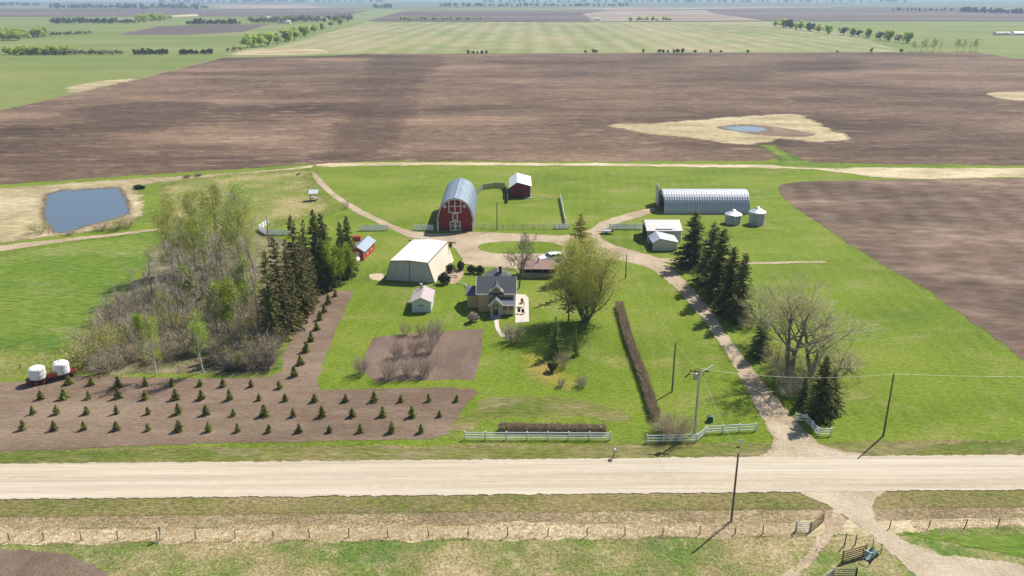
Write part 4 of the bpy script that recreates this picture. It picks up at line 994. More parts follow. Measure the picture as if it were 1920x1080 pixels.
def spruce(key, seed, H, rmax, mat, trunk0=.06, whorl=.34, nb=8, card=.5, bare=.04, droop=.35, gap=0.0, power=.85, step=.33):
    rng = random.Random(seed); nr = np.random.default_rng(seed)
    tr_ = [(np.array((0, 0, -.05)), np.array((0, 0, H * .5)), H * .014 + .03, H * .008 + .02), (np.array((0, 0, H * .5)), np.array((0, 0, H * .985)), H * .008 + .02, .012)]
    C, Dr, Sz = [], [], []; bs = []
    z = H * bare + .1
    while z < H * .985:
        t = (z - H * bare) / (H * (1 - bare)); R = rmax * (1 - t) ** power * rng.uniform(.78, 1.12) + .06 * rmax
        if t < .1: R *= .75 + 2.5 * t
        for b in range(max(4, int(nb * (.55 + .6 * (1 - t))))):
            if rng.random() < gap: continue
            a = rng.uniform(0, 2 * math.pi); Rb = R * rng.uniform(.7, 1.15); el = .35 * t - droop * (1 - t) * rng.uniform(.4, 1.2)
            m_ = max(2, int(Rb / (card * step))); p0 = np.array((0, 0, z)); tip = None
            for i in range(m_):
                u = (i + 1) / m_; sag = -.18 * Rb * u * u + .12 * Rb * max(0, u - .6)
                p = np.array((math.cos(a) * Rb * u, math.sin(a) * Rb * u, z + math.sin(el) * Rb * u + sag))
                for s in (-1, 0, 1):
                    if s and u < .25: continue
                    aa = a + s * .75 * rng.uniform(.6, 1.2); C.append(p + nr.normal(0, card * .12, 3)); Dr.append((math.cos(aa), math.sin(aa), -.25 + .5 * t)); Sz.append(card * (1.1 - .4 * u) * (.65 + .5 * (1 - t)))
                tip = p
            bs.append((p0, tip, .035 * (1 - t) + .01, .006))
        z += whorl * rng.uniform(.75, 1.2) * (.55 + .6 * (1 - t))
    for i in range(6): C.append(np.array((0, 0, H - card * .25 * i))); Dr.append((rng.gauss(0, .2), rng.gauss(0, .2), 1)); Sz.append(card * .7)
    C = np.array(C); Dr = np.array(Dr); Dr /= np.linalg.norm(Dr, axis=1)[:, None]
    v, f = leaves_np(C, np.array(Sz), nr, .5, .3, Dr)
    tv, tf = tubes_np(tr_ + bs, 4)
    PROTO[key] = (H, [('trunk', npmesh('trunk', tv, tf, M['darkbark'])), ('crown', npmesh('crown', v, f, M[mat]))])
def blob(key, seed, H, R, n, mat, size, trunk=True):
    """rounded leafy crown: leaves gathered on uneven clumps"""
    nr = np.random.default_rng(seed); k = 14
    cc = nr.normal(0, 1, (k, 3)); cc /= np.linalg.norm(cc, axis=1)[:, None]; cc *= nr.uniform(.25, .75, k)[:, None]
    cc = cc * np.array([R, R, H * .5]) + np.array([0, 0, H * .5]); cr = nr.uniform(.28, .5, k) * R
    w = nr.integers(0, k, n); d = nr.normal(0, 1, (n, 3)); d /= np.linalg.norm(d, axis=1)[:, None]
    C = cc[w] + d * cr[w][:, None] * nr.uniform(.6, 1.0, n)[:, None]; C[:, 2] = np.clip(C[:, 2], .05 * H, None)
    v, f = leaves_np(C, size, nr, .7)
    parts = []
    if trunk:
        sg = [(np.array((0, 0, -.1)), np.array((0, 0, H * .55)), .02 * H + .05, .012 * H)] + [(np.array((0, 0, H * .3)), c, .012 * H, .01) for c in cc[:7]]
        tv, tf = tubes_np(sg, 5); parts.append(('trunk', npmesh('trunk', tv, tf, M['darkbark'])))
    parts.append(('crown', npmesh('crown', v, f, M[mat]))); PROTO[key] = (H, parts)

ASP = dict(seg=[9, 5, 4, 3], wob=[.05, .1, .16, .2], up=[.02, .07, .05, .02], start=[.3, .25, .2], n=[2, 2, 2], ang=[.75, .7, .7], ratio=[.3, .5, .5], rr=[.45, .5, .55], tap=.82)
OAK = dict(seg=[7, 7, 5, 4, 3], wob=[.08, .12, .16, .2, .22], up=[.03, .06, .04, .02, 0], start=[.25, .25, .15, .15], n=[2, 1, 2, 2], ang=[.8, .75, .75, .7], ratio=[.62, .5, .48, .5], rr=[.6, .55, .55, .6], tap=.75)
BUSH = dict(seg=[4, 4, 3], wob=[.12, .18, .2], up=[.04, .05, .03], start=[.2, .2], n=[2, 2], ang=[.5, .6], ratio=[.6, .55], rr=[.6, .6], tap=.7)
for i in range(3):
    deciduous(f'aspen_leafy{i}', 10 + i, 13, .15, ASP, 'bark', 'twig_grey', 'leaf_olive' if i != 1 else 'leaf_spring', 4300, .22, .4, twigr=1.8, lmin=1)
    deciduous(f'aspen_bare{i}', 20 + i, 12, .15, ASP, 'bark', 'twig_grey', None, twigr=2.2)
    deciduous(f'bush{i}', 30 + i, 3.4, .035, BUSH, 'twig_brown', 'twig_brown', None, stems=22, splay=.75, split=0, rad=.6, twigr=1.0)
    spruce(f'spruce{i}', 40 + i, 13, 3.1, 'needle', card=.66, whorl=.36, nb=9, gap=.06, power=.7)
    spruce(f'spruce_old{i}', 50 + i, 15, 2.9, 'needle_brown', card=.62, whorl=.36, nb=8, gap=.1, bare=.08, power=.7)
    spruce(f'sapling{i}', 60 + i, 1.6, .68, 'needle_young', card=.2, whorl=.12, nb=11, bare=.02, droop=.05, power=.8)
BRUSH = dict(BUSH, seg=[4, 3, 2])
for i in range(3):
    deciduous(f'brush{i}', 130 + i, 3.6, .045, BRUSH, 'twig_brown', 'twig_brown', None, stems=11, splay=.6, split=0, rad=.9, twigr=1.15)
for i in range(2): deciduous(f'green_brush{i}', 140 + i, 3.6, .04, BRUSH, 'twig_brown', 'twig_brown', 'leaf_olive', 700, .2, .3, stems=6, splay=.6, split=0, rad=.7, lmin=1)
for i in range(2):
    deciduous(f'leafy_small{i}', 70 + i, 8, .1, ASP, 'bark', 'twig_grey', 'leaf_spring', 5000, .22, .35, twigr=1.2, lmin=1)
    deciduous(f'birch{i}', 75 + i, 11, .15, ASP, 'birch', 'twig_pale', 'leaf_spring', 2400, .22, .4, twigr=1.6)
    deciduous(f'mauve{i}', 80 + i, 3.6, .04, BUSH, 'twig_mauve', 'twig_mauve', None, stems=30, splay=.42, split=0, rad=1.3)
    deciduous(f'dark_bush{i}', 85 + i, 3.6, .05, BUSH, 'twig_dark', 'twig_dark', None, stems=24, splay=.8, split=0, rad=.8, twigr=1.3)
    deciduous(f'green_bush{i}', 88 + i, 3.2, .03, BUSH, 'twig_brown', 'twig_brown', 'leaf_olive', 1300, .16, .25, stems=16, splay=.8, split=0, rad=.6, lmin=1)
    blob(f'far_tree{i}', 90 + i, 10, 4.0, 420, 'far_leaf', 1.4)
    blob(f'far_bare{i}', 93 + i, 9, 3.4, 300, 'far_dull', 1.3)
    blob(f'far_dark{i}', 96 + i, 9, 3.4, 380, 'far_dark', 1.4)
COT = dict(OAK, n=[2, 1, 2, 4], start=[.3, .3, .2, .1], ang=[.9, .8, .75, .7])
deciduous('cottonwood0', 101, 18, .42, COT, 'bark', 'twig_pale', 'leaf_olive', 7000, .14, .3, stems=2, splay=.22, split=3, rad=.3, twigr=1.5)
deciduous('cottonwood1', 102, 16, .36, COT, 'bark', 'twig_pale', 'leaf_olive', 6000, .14, .3, stems=2, splay=.4, split=3, rad=.3, twigr=1.5)
deciduous('willow', 112, 16, .3, dict(OAK, up=[.05, .1, .06, .02, 0], ang=[.6, .65, .7, .7], ratio=[.42, .5, .5, .5], start=[.1, .15, .15, .15], n=[2, 2, 2, 2], seg=[7, 5, 4, 3]), 'darkbark', 'twig_pale', 'leaf_willow', 46000, .2, .6, stems=5, splay=.42, split=2, rad=.5, lmin=2)
deciduous('dense_bush', 113, 4, .03, BUSH, 'twig_brown', 'twig_brown', None, stems=80, splay=.85, split=0, rad=.9)
deciduous('bare_ash', 115, 14, .24, dict(OAK, up=[.05, .1, .06, .04, 0], n=[3, 1, 2, 3], ratio=[.5, .5, .5, .5]), 'darkbark', 'twig_dark', None, stems=1, splay=.05, split=2, twigr=1.7)
spruce('larch', 120, 15, 2.9, 'leaf_gold', card=.55, whorl=.42, nb=8, gap=.2, droop=.1, power=.6)
spruce('pine_sparse', 121, 9, 2.0, 'needle_brown', card=.5, whorl=.55, nb=6, gap=.4, droop=.1, bare=.3)
spruce('green_conifer', 122, 6, 1.6, 'leaf_soft', card=.35, whorl=.28, nb=8, gap=.2, droop=.1)
blob('round_conifer', 123, 2.1, 1.0, 1500, 'needle', .28)
blob('round_shrub', 124, 1.9, 1.5, 1500, 'twig_mauve', .3)
blob('hedge_shrub', 125, 2.0, 1.5, 1600, 'shrub_dark', .3)

ORD = ['first', 'second', 'third', 'fourth', 'fifth', 'sixth', 'seventh', 'eighth', 'ninth', 'tenth', 'eleventh', 'twelfth', 'thirteenth', 'fourteenth', 'fifteenth', 'sixteenth', 'seventeenth', 'eighteenth', 'nineteenth', 'twentieth'] + [f'twenty-{q}' for q in ('first', 'second', 'third', 'fourth', 'fifth', 'sixth', 'seventh', 'eighth', 'ninth')] + ['thirtieth'] + [f'thirty-{q}' for q in ('first', 'second', 'third', 'fourth', 'fifth')]
prng = random.Random(5)
def plant(key, name, label, cat, px_, py_, h=None, top=None, group=None, w=1.0, parts=True, xy=None):
    Hk, ps = PROTO[key]; x, y = xy or G(px_, py_)
    if top is not None: h = HT(py_, top)
    s = h / Hk
    o = thing(name, label, cat, (x, y, 0), prng.uniform(0, 6.28), group, (s * w * prng.uniform(.93, 1.07), s * w * prng.uniform(.93, 1.07), s))
    for pn, me in ps: link(pn, me, o)
    return o

# ------------------------------------------------------------------ plantation of young spruces
rows = {
 'in the row nearest the gravel road': [(44, 806), (102, 807), (158, 806), (219, 807), (278, 808), (336, 808), (392, 809), (446, 810), (505, 811), (561, 811), (618, 811), (676, 811), (735, 811), (790, 812)],
 'in the second row from the gravel road': [(62, 777), (107, 777), (163, 777), (219, 776), (278, 777), (335, 777), (387, 778), (438, 780), (496, 780), (550, 782), (604, 782), (661, 782), (718, 781), (773, 782), (824, 782)],
 'in the third row from the gravel road': [(77, 749), (121, 748), (167, 748), (222, 747), (273, 749), (330, 749), (378, 749), (431, 750), (486, 751), (535, 752), (590, 754), (648, 754), (702, 753), (752, 754), (804, 753), (857, 753)],
 'in the fourth row, below the woods': [(130, 721), (172, 722), (222, 726), (273, 724), (323, 724), (376, 724), (419, 725), (471, 726), (524, 729)],
}
for rw_, pts in rows.items():
    for i, (x, y) in enumerate(pts):
        s = prng.uniform(.72, 1.22); plant(f'sapling{prng.randrange(3)}', 'spruce_sapling', f'young spruce, {ORD[i]} from the left {rw_}', 'sapling', x, y, 1.5 * s, group='young spruces in the tilled plot', w=prng.uniform(.85, 1.15))
for i, (x, y) in enumerate([(552, 706), (564, 684), (575, 660), (584, 640), (594, 619), (601, 600), (608, 586), (616, 570), (629, 556)]):
    plant(f'sapling{i % 3}', 'spruce_sapling', f'young spruce, {ORD[i]} from the bottom in the narrow strip beside the woods', 'sapling', x, y, prng.uniform(1.5, 2.0), group='young spruces in the narrow tilled strip')

# ------------------------------------------------------------------ the woods on the left
for i, (x, y, t) in enumerate([(514, 648, 470), (530, 635, 440), (549, 620, 448), (562, 600, 404), (574, 590, 440), (580, 566, 411), (598, 545, 393), (612, 540, 398), (643, 522, 415), (656, 517, 405)]):
    plant(f'spruce_old{i % 3}' if x < 585 else f'spruce{i % 3}', 'spruce_tree', f'tall spruce, {ORD[i]} from the left along the right edge of the woods', 'tree', x, y, top=t, group='spruces along the woods', w=.74)
for i, (x, y, t) in enumerate([(622, 545, 452), (640, 538, 460), (660, 528, 458)]):
    plant(f'leafy_small{i % 2}', 'leafy_tree', f'light green young tree, {ORD[i]} from the left in front of the red hut', 'tree', x, y, top=t, group='light green trees by the red hut', w=.8)
big = [(350, 520, 372, 'aspen_leafy0'), (385, 505, 350, 'aspen_leafy2'), (415, 495, 340, 'aspen_leafy1'), (440, 500, 338, 'aspen_leafy0'), (466, 490, 352, 'aspen_leafy2'), (372, 540, 400, 'aspen_leafy1'), (330, 550, 390, 'aspen_leafy2'), (410, 555, 395, 'aspen_leafy0'), (450, 540, 380, 'aspen_leafy2'), (480, 530, 400, 'aspen_leafy0')]
for i, (x, y, t, k) in enumerate(sorted(big)):
    plant(k, 'aspen_tree', f'tall pale-green aspen, {ORD[i]} from the left at the back of the woods', 'tree', x, y, top=t, group='budding aspens in the woods', w=.85)
bare = [(230, 600, 520), (275, 620, 520), (300, 575, 455), (335, 590, 450), (375, 625, 490), (415, 575, 420), (255, 665, 590), (340, 545, 410), (365, 505, 352), (405, 485, 345), (475, 505, 348), (322, 515, 405), (445, 470, 345), (262, 590, 490), (285, 560, 470), (310, 600, 480), (345, 610, 470), (330, 640, 520), (392, 600, 450), (425, 590, 430), (440, 620, 470), (470, 600, 440), (490, 640, 500), (300, 650, 560), (365, 660, 540), (240, 640, 560), (215, 630, 550), (455, 660, 540), (410, 650, 520), (200, 660, 585), (350, 575, 430), (480, 570, 430)]
for i, (x, y, t) in enumerate(sorted(bare)):
    plant(f'aspen_bare{i % 3}', 'bare_tree', f'leafless grey tree, {ORD[i]} from the left inside the woods', 'tree', x, y, top=t, group='bare trees in the woods', w=.85)
for i, (x, y, t, l) in enumerate([(293, 705, 590, 'white-trunked birch, leftmost on the front edge of the woods'), (381, 698, 575, 'thin leafing birch standing in the gap at the front of the woods'), (312, 630, 545, 'small white birch behind the brush in the woods'), (430, 640, 520, 'bright green birch in the middle of the woods'), (460, 600, 490, 'bright green birch near the spruces in the woods'), (268, 650, 585, 'bright green sapling at the left side of the woods'), (365, 585, 498, 'bright green tree behind the grey trunks in the woods'), (405, 615, 525, 'bright green tree left of the middle one in the woods')]):
    plant(f'birch{i % 2}' if i < 3 else f'leafy_small{i % 2}', 'birch_tree', l, 'tree', x, y, top=t, w=.85)
# tangled undergrowth of the woods: one mass
def merged(keys, spots):
    P = []
    for (x, y, h, w) in spots:
        Hk, ps = PROTO[prng.choice(keys)]; me = ps[-1][1]
        v = np.zeros(len(me.vertices) * 3, np.float32); me.vertices.foreach_get('co', v); v = v.reshape(-1, 3)
        f = np.zeros(len(me.loops), np.int32); me.loops.foreach_get('vertex_index', f); f = f.reshape(-1, 4)
        a = prng.uniform(0, 6.28); s = h / Hk; c, sn = math.cos(a), math.sin(a)
        vv = np.stack([(v[:, 0] * c - v[:, 1] * sn) * s * w + x, (v[:, 0] * sn + v[:, 1] * c) * s * w + y, v[:, 2] * s], 1); P.append((vv, f))
    return joinnp(P)
def inside(px_, py_, poly):
    r = False; n = len(poly)
    for i in range(n):
        x1, y1 = poly[i]; x2, y2 = poly[(i + 1) % n]
        if (y1 > py_) != (y2 > py_) and px_ < (x2 - x1) * (py_ - y1) / (y2 - y1) + x1: r = not r
    return r
WOOD = [(145, 694), (185, 610), (250, 545), (300, 500), (330, 450), (450, 450), (500, 560), (525, 640), (500, 696), (425, 690), (410, 668), (350, 662), (320, 676), (290, 694), (220, 700)]
def scatter(poly, n, h0, h1, ymin=0):
    out = []
    while len(out) < n:
        x, y = prng.uniform(100, 560), prng.uniform(440, 706)
        if inside(x, y, poly) and y > ymin and prng.random() < ((y - 430) / 270) ** .7:
            gx, gy = G(x, y); out.append((gx, gy, prng.uniform(h0, h1), prng.uniform(.9, 1.5)))
    return out
PROTO_B = ['brush0', 'brush1', 'brush2']
v, f = merged(PROTO_B, scatter(WOOD, 190, 1.8, 5.2)); tag(link('undergrowth', npmesh('undergrowth', v, f, M['twig_brown'])), 'tangled brown leafless brush filling the left woods', 'brush', kind='stuff')
v, f = merged(['dark_bush0', 'dark_bush1'], [(*G(x, y), h, 1.3) for x, y, h in [(430, 690, 3.2), (455, 685, 4), (480, 680, 4.5), (500, 660, 4), (470, 660, 4.5), (495, 690, 3), (445, 668, 3.5)]])
tag(link('dark_brush', npmesh('dark_brush', v, f, M['twig_dark'])), 'dark tangled brush at the front right of the woods', 'brush', kind='stuff')
v, f = merged(['green_brush0', 'green_brush1'], scatter(WOOD, 18, 2.5, 5)); tag(link('leafing_brush', npmesh('leafing_brush', v, f, M['leaf_olive'])), 'olive leafing shrubs scattered through the left woods', 'brush', kind='stuff')
# clipped: pond shrubs
for i, (x, y, h, k, l) in enumerate([(75, 437, 3.2, 'green_bush0', 'olive shrub at the left corner of the pond'), (190, 433, 2.8, 'bush1', 'brown bare shrub on the near bank of the pond'), (222, 430, 3.4, 'green_bush1', 'green-brown shrub on the near bank right of the bare one'), (240, 426, 3.6, 'bush0', 'brown shrub at the right corner of the pond'), (132, 441, 1.8, 'bush2', 'small reddish shrub on the near pond bank')]):
    plant(k, 'shrub', l, 'shrub', x, y, h, group='shrubs around the pond', w=1.2)
for i, (x, y, l) in enumerate([(350, 334, 'small dark shrub, left one on the edge of the plowed field'), (372, 331, 'small dark shrub, right one on the edge of the plowed field'), ]):
    plant('dark_bush0', 'shrub', l, 'shrub', x, y, 1.4, w=1.6)

# ------------------------------------------------------------------ yard trees
for i, (x, y, t) in enumerate([(1297, 498, 397), (1330, 535, 416), (1347, 560, 428), (1366, 588, 463), (1386, 602, 474)]):
    plant(f'spruce{i % 3}', 'spruce_tree', f'dark spruce, {ORD[i]} from the garage in the row right of the driveway', 'tree', x, y, top=t, group='spruces along the driveway', w=(1.4, 1.2, 1.15, 1.05, .95)[i])
for i, (x, y, t, l) in enumerate([(1425, 668, 585, 'small dark spruce in front of the big bare cottonwood'), (1505, 762, 705, 'small dark spruce behind the short descending white fence'), (1535, 784, 668, 'full dark spruce right of the driveway mouth'), (1556, 772, 690, 'small spruce at the right end of the driveway trees')]):
    plant(f'spruce{(i + 1) % 3}', 'spruce_tree', l, 'tree', x, y, top=t, w=1.1)
plant('cottonwood0', 'cottonwood_tree', 'large pale leafless cottonwood beside the driveway', 'tree', 1478, 712, top=508, w=1.25)
plant('cottonwood1', 'cottonwood_tree', 'pale leafless cottonwood leaning right behind the dark spruces', 'tree', 1520, 705, top=535, w=1.35)
plant('cottonwood1', 'cottonwood_tree', 'smaller bare cottonwood left of the large one, by the spruce row', 'tree', 1430, 640, top=525, w=1.0)
plant('cottonwood1', 'cottonwood_tree', 'low bare cottonwood arching out to the right over the grass', 'tree', 1556, 720, top=618, w=1.5)
plant('bush1', 'bare_shrub', 'pale bare shrub spreading right of the driveway spruces', 'shrub', 1590, 690, 3.5, w=1.3)
for i, (x, y, h, l) in enumerate([(1470, 715, 4.5, 'tangled bare shrub at the foot of the large cottonwood'), (1488, 745, 4.5, 'tangled bare shrub close to the driveway mouth'), (1455, 690, 5, 'tangled bare shrub under the cottonwood, nearer the driveway'), (1500, 730, 5, 'tangled bare shrub between the cottonwood and the fence'), (1405, 615, 4, 'bare shrub at the end of the spruce row')]):
    plant(f'bush{i % 3}', 'bare_shrub', l, 'shrub', x, y, h, w=1.1, group='bare shrubs along the driveway')
plant('willow', 'willow_tree', 'broad yellow-green willow in the yard right of the house', 'tree', 1098, 602, top=436, w=1.08)
plant('larch', 'larch_tree', 'narrow golden conifer rising behind the willow', 'tree', 1086, 520, top=400, w=1.4)
plant('pine_sparse', 'pine_tree', 'thin sparse conifer left of the willow behind the patio', 'tree', 1052, 560, top=478, w=.8)
plant('pine_sparse', 'pine_tree', 'small sparse conifer shading the lawn left of the willow trunk', 'tree', 1066, 602, top=535, w=1.3)
plant('green_conifer', 'conifer_tree', 'soft light-green conifer on the lawn below the willow', 'tree', 1041, 668, top=594, w=1.0)
plant('green_conifer', 'conifer_tree', 'slender light-green conifer next to the wider soft one', 'tree', 1078, 668, top=612, w=.55)
plant('round_conifer', 'evergreen_shrub', 'round dark evergreen on the yellowish lawn', 'shrub', 1035, 698, 2.0, w=1.15)
plant('bush0', 'bare_shrub', 'thin bare shrub just right of the round evergreen', 'shrub', 1056, 690, 3.6, w=.6)
plant('mauve0', 'bare_shrub', 'sparse pinkish shrub, right one on the front lawn', 'shrub', 1090, 725, 2.0, w=.9)
plant('mauve1', 'bare_shrub', 'sparse pinkish shrub, left one on the front lawn', 'shrub', 1052, 725, 1.6, w=.8)
plant('bare_ash', 'ash_tree', 'dark leafless tree standing behind the house', 'tree', 973, 541, top=427, w=.8)
plant('mauve0', 'bare_shrub', 'large vase-shaped brown shrub in front of the patio', 'shrub', 961, 641, 3.7, w=1.15)
plant('round_shrub', 'shrub', 'low reddish-brown rounded shrub left of the porch', 'shrub', 886, 604, 1.8, w=.85)
plant('bush2', 'bare_shrub', 'bare shrub at the grassy edge of the gravel yard', 'shrub', 648, 392, 3.0, w=.7)
# garden shrubs
gs = [(678, 702, 3.0, 'mauve1', 'small yellowish shrub at the left corner of the garden'), (730, 710, 3.4, 'mauve0', 'mauve bare shrub, left of three at the front of the garden'), (766, 705, 3.5, 'mauve1', 'mauve bare shrub, middle of three at the front of the garden'), (797, 705, 3.2, 'mauve0', 'mauve bare shrub, right of three at the front of the garden'),
      (745, 672, 3.0, 'mauve1', 'mauve bare shrub, left one in the middle of the garden'), (775, 665, 3.0, 'mauve0', 'mauve bare shrub, centre one in the middle of the garden'), (805, 662, 3.2, 'mauve1', 'mauve bare shrub, right one in the middle of the garden'),
      (760, 628, 2.6, 'bush0', 'pale bare shrub, left one at the back of the garden'), (790, 630, 2.4, 'bush1', 'pale bare shrub, middle one at the back of the garden'), (815, 640, 4.0, 'mauve0', 'tallest mauve shrub at the back right of the garden')]
for x, y, h, k, l in gs: plant(k, 'garden_shrub', l, 'shrub', x, y, h * 1.15, group='bare shrubs in the garden', w=.72)
for x, y, h, l in [(833, 532, 2.2, 'dark evergreen shrub at the corner of the white storage building'), (846, 512, 1.9, 'dark evergreen shrub, second along the storage building'), (862, 507, 1.9, 'dark evergreen shrub behind the fire pit'), (884, 512, 1.7, 'dark evergreen shrub, left of the pair behind the house'), (900, 514, 1.7, 'dark evergreen shrub, right of the pair behind the house')]:
    plant('hedge_shrub', 'evergreen_shrub', l, 'shrub', x, y, h, group='dark shrubs behind the house', w=.8)
# ------------------------------------------------------------------ hedges
def hedge(label, pts, w, h, n, mat, seed, leaf=None):
    nr = np.random.default_rng(seed); P = np.array([G(*p) for p in pts]); L = np.linalg.norm(np.diff(P, axis=0), axis=1); cum = np.concatenate([[0], np.cumsum(L)])
    o0 = P[0]; t = nr.uniform(0, cum[-1], n); i = np.clip(np.searchsorted(cum, t) - 1, 0, len(L) - 1); f = ((t - cum[i]) / L[i])[:, None]
    C = P[i] * (1 - f) + P[i + 1] * f; tn = (P[i + 1] - P[i]) / L[i][:, None]; nn = np.stack([tn[:, 1], -tn[:, 0]], 1)
    C = C + nn * (nr.uniform(-.5, .5, n) * w)[:, None] - o0
    hh = h * (1 + .12 * np.array([mnoise.noise((c[0] * .6, c[1] * .6, seed)) for c in C]))
    z0 = nr.uniform(0, .75, n) * hh; ln = nr.uniform(.25, .6, n) * h
    A = np.stack([C[:, 0], C[:, 1], z0], 1); D = nr.normal(0, .5, (n, 3)); D[:, 2] = np.abs(D[:, 2]) + .8; D /= np.linalg.norm(D, axis=1)[:, None]
    B_ = A + D * ln[:, None]; B_[:, 2] = np.minimum(B_[:, 2], hh)
    v, fc = ribbons_np(list(zip(A, B_, np.full(n, .028), np.full(n, .015))))
    o = thing('hedge', label, 'hedge', (o0[0], o0[1], 0)); link('twigs', npmesh('twigs', v, fc, M[mat]), o)
    st = MB()
    for k in range(int(cum[-1] / 1.0)):
        tt = (k + .5); j = min(len(L) - 1, int(np.searchsorted(cum, tt) - 1)); ff = (tt - cum[j]) / L[j]; c = P[j] * (1 - ff) + P[j + 1] * ff - o0
        st.tube((c[0], c[1], 0), (c[0] + .05, c[1], h * .8), .04, .02, 5)
    so = st.build('stems', M['darkbark'], o); so['kind'] = 'stuff'
hedge('long diagonal clipped brown hedge across the lawn left of the driveway', [(1160, 575), (1178, 640), (1205, 712), (1230, 790)], 1.25, 1.3, 16000, 'twig_hedge', 3)
hedge('low clipped brown hedge behind the long white road fence', [(936, 808), (1040, 810), (1136, 811)], 1.1, 1.1, 9000, 'twig_hedge', 4)
plant('dense_bush', 'bare_shrub', 'large round brown leafless shrub at the foot of the diagonal hedge', 'shrub', 1262, 818, 3.9, w=1.0)
plant('bush1', 'bare_shrub', 'smaller brown leafless shrub overlapping the end of the diagonal hedge', 'shrub', 1238, 812, 3.0, w=1.0)

# ------------------------------------------------------------------ far trees
def far_row(pts, kinds, label, group, h=(8, 13)):
    for i, (x, y) in enumerate(pts):
        plant(kinds[i % len(kinds)] + str(i % 2), 'distant_tree', label.format(ORD[i]), 'tree', x, y, prng.uniform(*h), group=group, w=prng.uniform(1.2, 1.7))
far_row([(1455, 51), (1468, 52), (1480, 53), (1492, 55), (1502, 57), (1520, 59), (1536, 62), (1552, 64)], ['far_tree', 'far_dull' if False else 'far_tree', 'far_dark'], 'distant tree, {} from the left in the row slanting from the far right fields', 'trees in the slanting far row', (12, 18))
far_row([(1582, 66), (1596, 68), (1610, 69), (1625, 71), (1650, 75), (1665, 77), (1685, 79), (1700, 81)], ['far_bare', 'far_tree'], 'distant tree, {} from the left in the middle of the right shelterbelt', 'trees in the middle of the right shelterbelt', (12, 17))
far_row([(1716, 97), (1727, 97), (1738, 97), (1750, 97), (1763, 97), (1795, 96), (1806, 96), (1818, 96), (1830, 96)], ['aspen_leafy', 'aspen_bare', 'aspen_leafy'], 'budding tree, {} from the left at the far right corner of the plowed field', 'trees at the corner of the plowed field', (11, 14))
far_row([(465, 90), (477, 89), (490, 88), (503, 86), (520, 82), (535, 78), (552, 75), (572, 68), (590, 62), (606, 56), (622, 51), (640, 47)], ['far_tree'], 'light green distant tree, {} from the left in the row along the hay field', 'trees along the hay field', (12, 18))
far_row([(428, 97), (440, 96), (450, 95)], ['far_bare'], 'low bare tree, {} from the left near the corner of the far plowed field', 'bare trees by the field corner', (5, 7))
far_row([(878, 101), (887, 101), (895, 101), (904, 101), (912, 101), (1098, 99), (1112, 99), (1118, 99)], ['far_dark'], 'tiny dark shrub, {} from the left on the far edge of the plowed field', 'shrubs on the far field edge, left half', (3, 4.5))
far_row([(1206, 99), (1236, 99), (1243, 99), (1252, 99), (1263, 99), (1270, 99), (1280, 99), (1303, 99), (1332, 99), (1352, 99), (1402, 99), (1570, 99), (1634, 98), (1690, 98)], ['far_dark'], 'tiny dark shrub, {} from the left on the right half of the far field edge', 'shrubs on the far field edge, right half', (3, 5))
def belt(label, x0, y0, x1, y1, h, n, key, depth=.6):
    sp = []
    for i in range(n):
        t = (i + prng.random()) / n; x, y = G(x0 + (x1 - x0) * t, y0 + (y1 - y0) * t + prng.uniform(-depth, depth)); sp.append((x, y, h * prng.uniform(.55, 1.15), prng.uniform(.9, 1.7)))
    keys = [key + '0', key + '1']; v, f = merged(keys, sp); m_ = PROTO[keys[0]][1][-1][1].materials[0]
    return tag(link('shelterbelt', npmesh('shelterbelt', v, f, m_)), label, 'trees', kind='stuff')
belt('low leafy belt at the left edge above the green field', 10, 103, 130, 102, 9, 34, 'far_tree')
belt('dull hedge running right from the left leafy belt', 40, 103, 232, 102, 6, 46, 'far_bare')
belt('dark clump, first in the gap of the far left hedge', 252, 102, 316, 102, 6, 18, 'far_dark')
belt('dark clump, second in the gap of the far left hedge', 335, 102, 400, 101, 6, 18, 'far_dark')
belt('bright leafy grove at the far left edge', -60, 80, 90, 70, 14, 40, 'far_tree', 2.5)
belt('pale scrub beside the bright leafy grove', 95, 68, 170, 64, 8, 16, 'far_bare', 1)
belt('trees around the left distant farmstead', 95, 44, 255, 44, 14, 30, 'far_dark', 1)
belt('bright trees right of the left distant farmstead', 255, 43, 320, 37, 18, 16, 'far_tree', 1)
belt('dark hedge on the far brown field', 352, 46, 450, 46, 12, 26, 'far_dark', .5)
belt('trees around the second distant farmstead', 470, 44, 660, 40, 18, 40, 'far_bare', 1.5)
belt('hazy dark woods, left on the horizon', 95, 16, 390, 16.5, 26, 60, 'far_dark', .8)
belt('hazy dark woods, at the left edge of the horizon', -60, 11, 75, 11, 26, 24, 'far_dark', .5)
belt('hazy dark clump by the far plowed fields', 700, 16, 735, 16, 26, 8, 'far_dark', .5)
belt('hazy long tree line across the centre horizon', 820, 13, 1180, 12, 24, 50, 'far_dark', .6)
belt('hazy trees on the far right horizon', 1800, 23, 1960, 27, 20, 34, 'far_dark', .5)
belt('thin hazy tree line on the right horizon', 1670, 20, 1790, 21, 14, 18, 'far_dark', .3)
belt('low hedge on the far edge of the hay field', 750, 38, 905, 38, 10, 30, 'far_tree', .3)
belt('low bushes at the far corner of the hay field', 1180, 40, 1260, 41, 12, 10, 'far_tree', .3)
belt('faint woods on the skyline left', 300, 5, 720, 5, 40, 50, 'far_dark', .3)
belt('faint woods on the skyline right', 900, 5.5, 1700, 5, 40, 70, 'far_dark', .3)

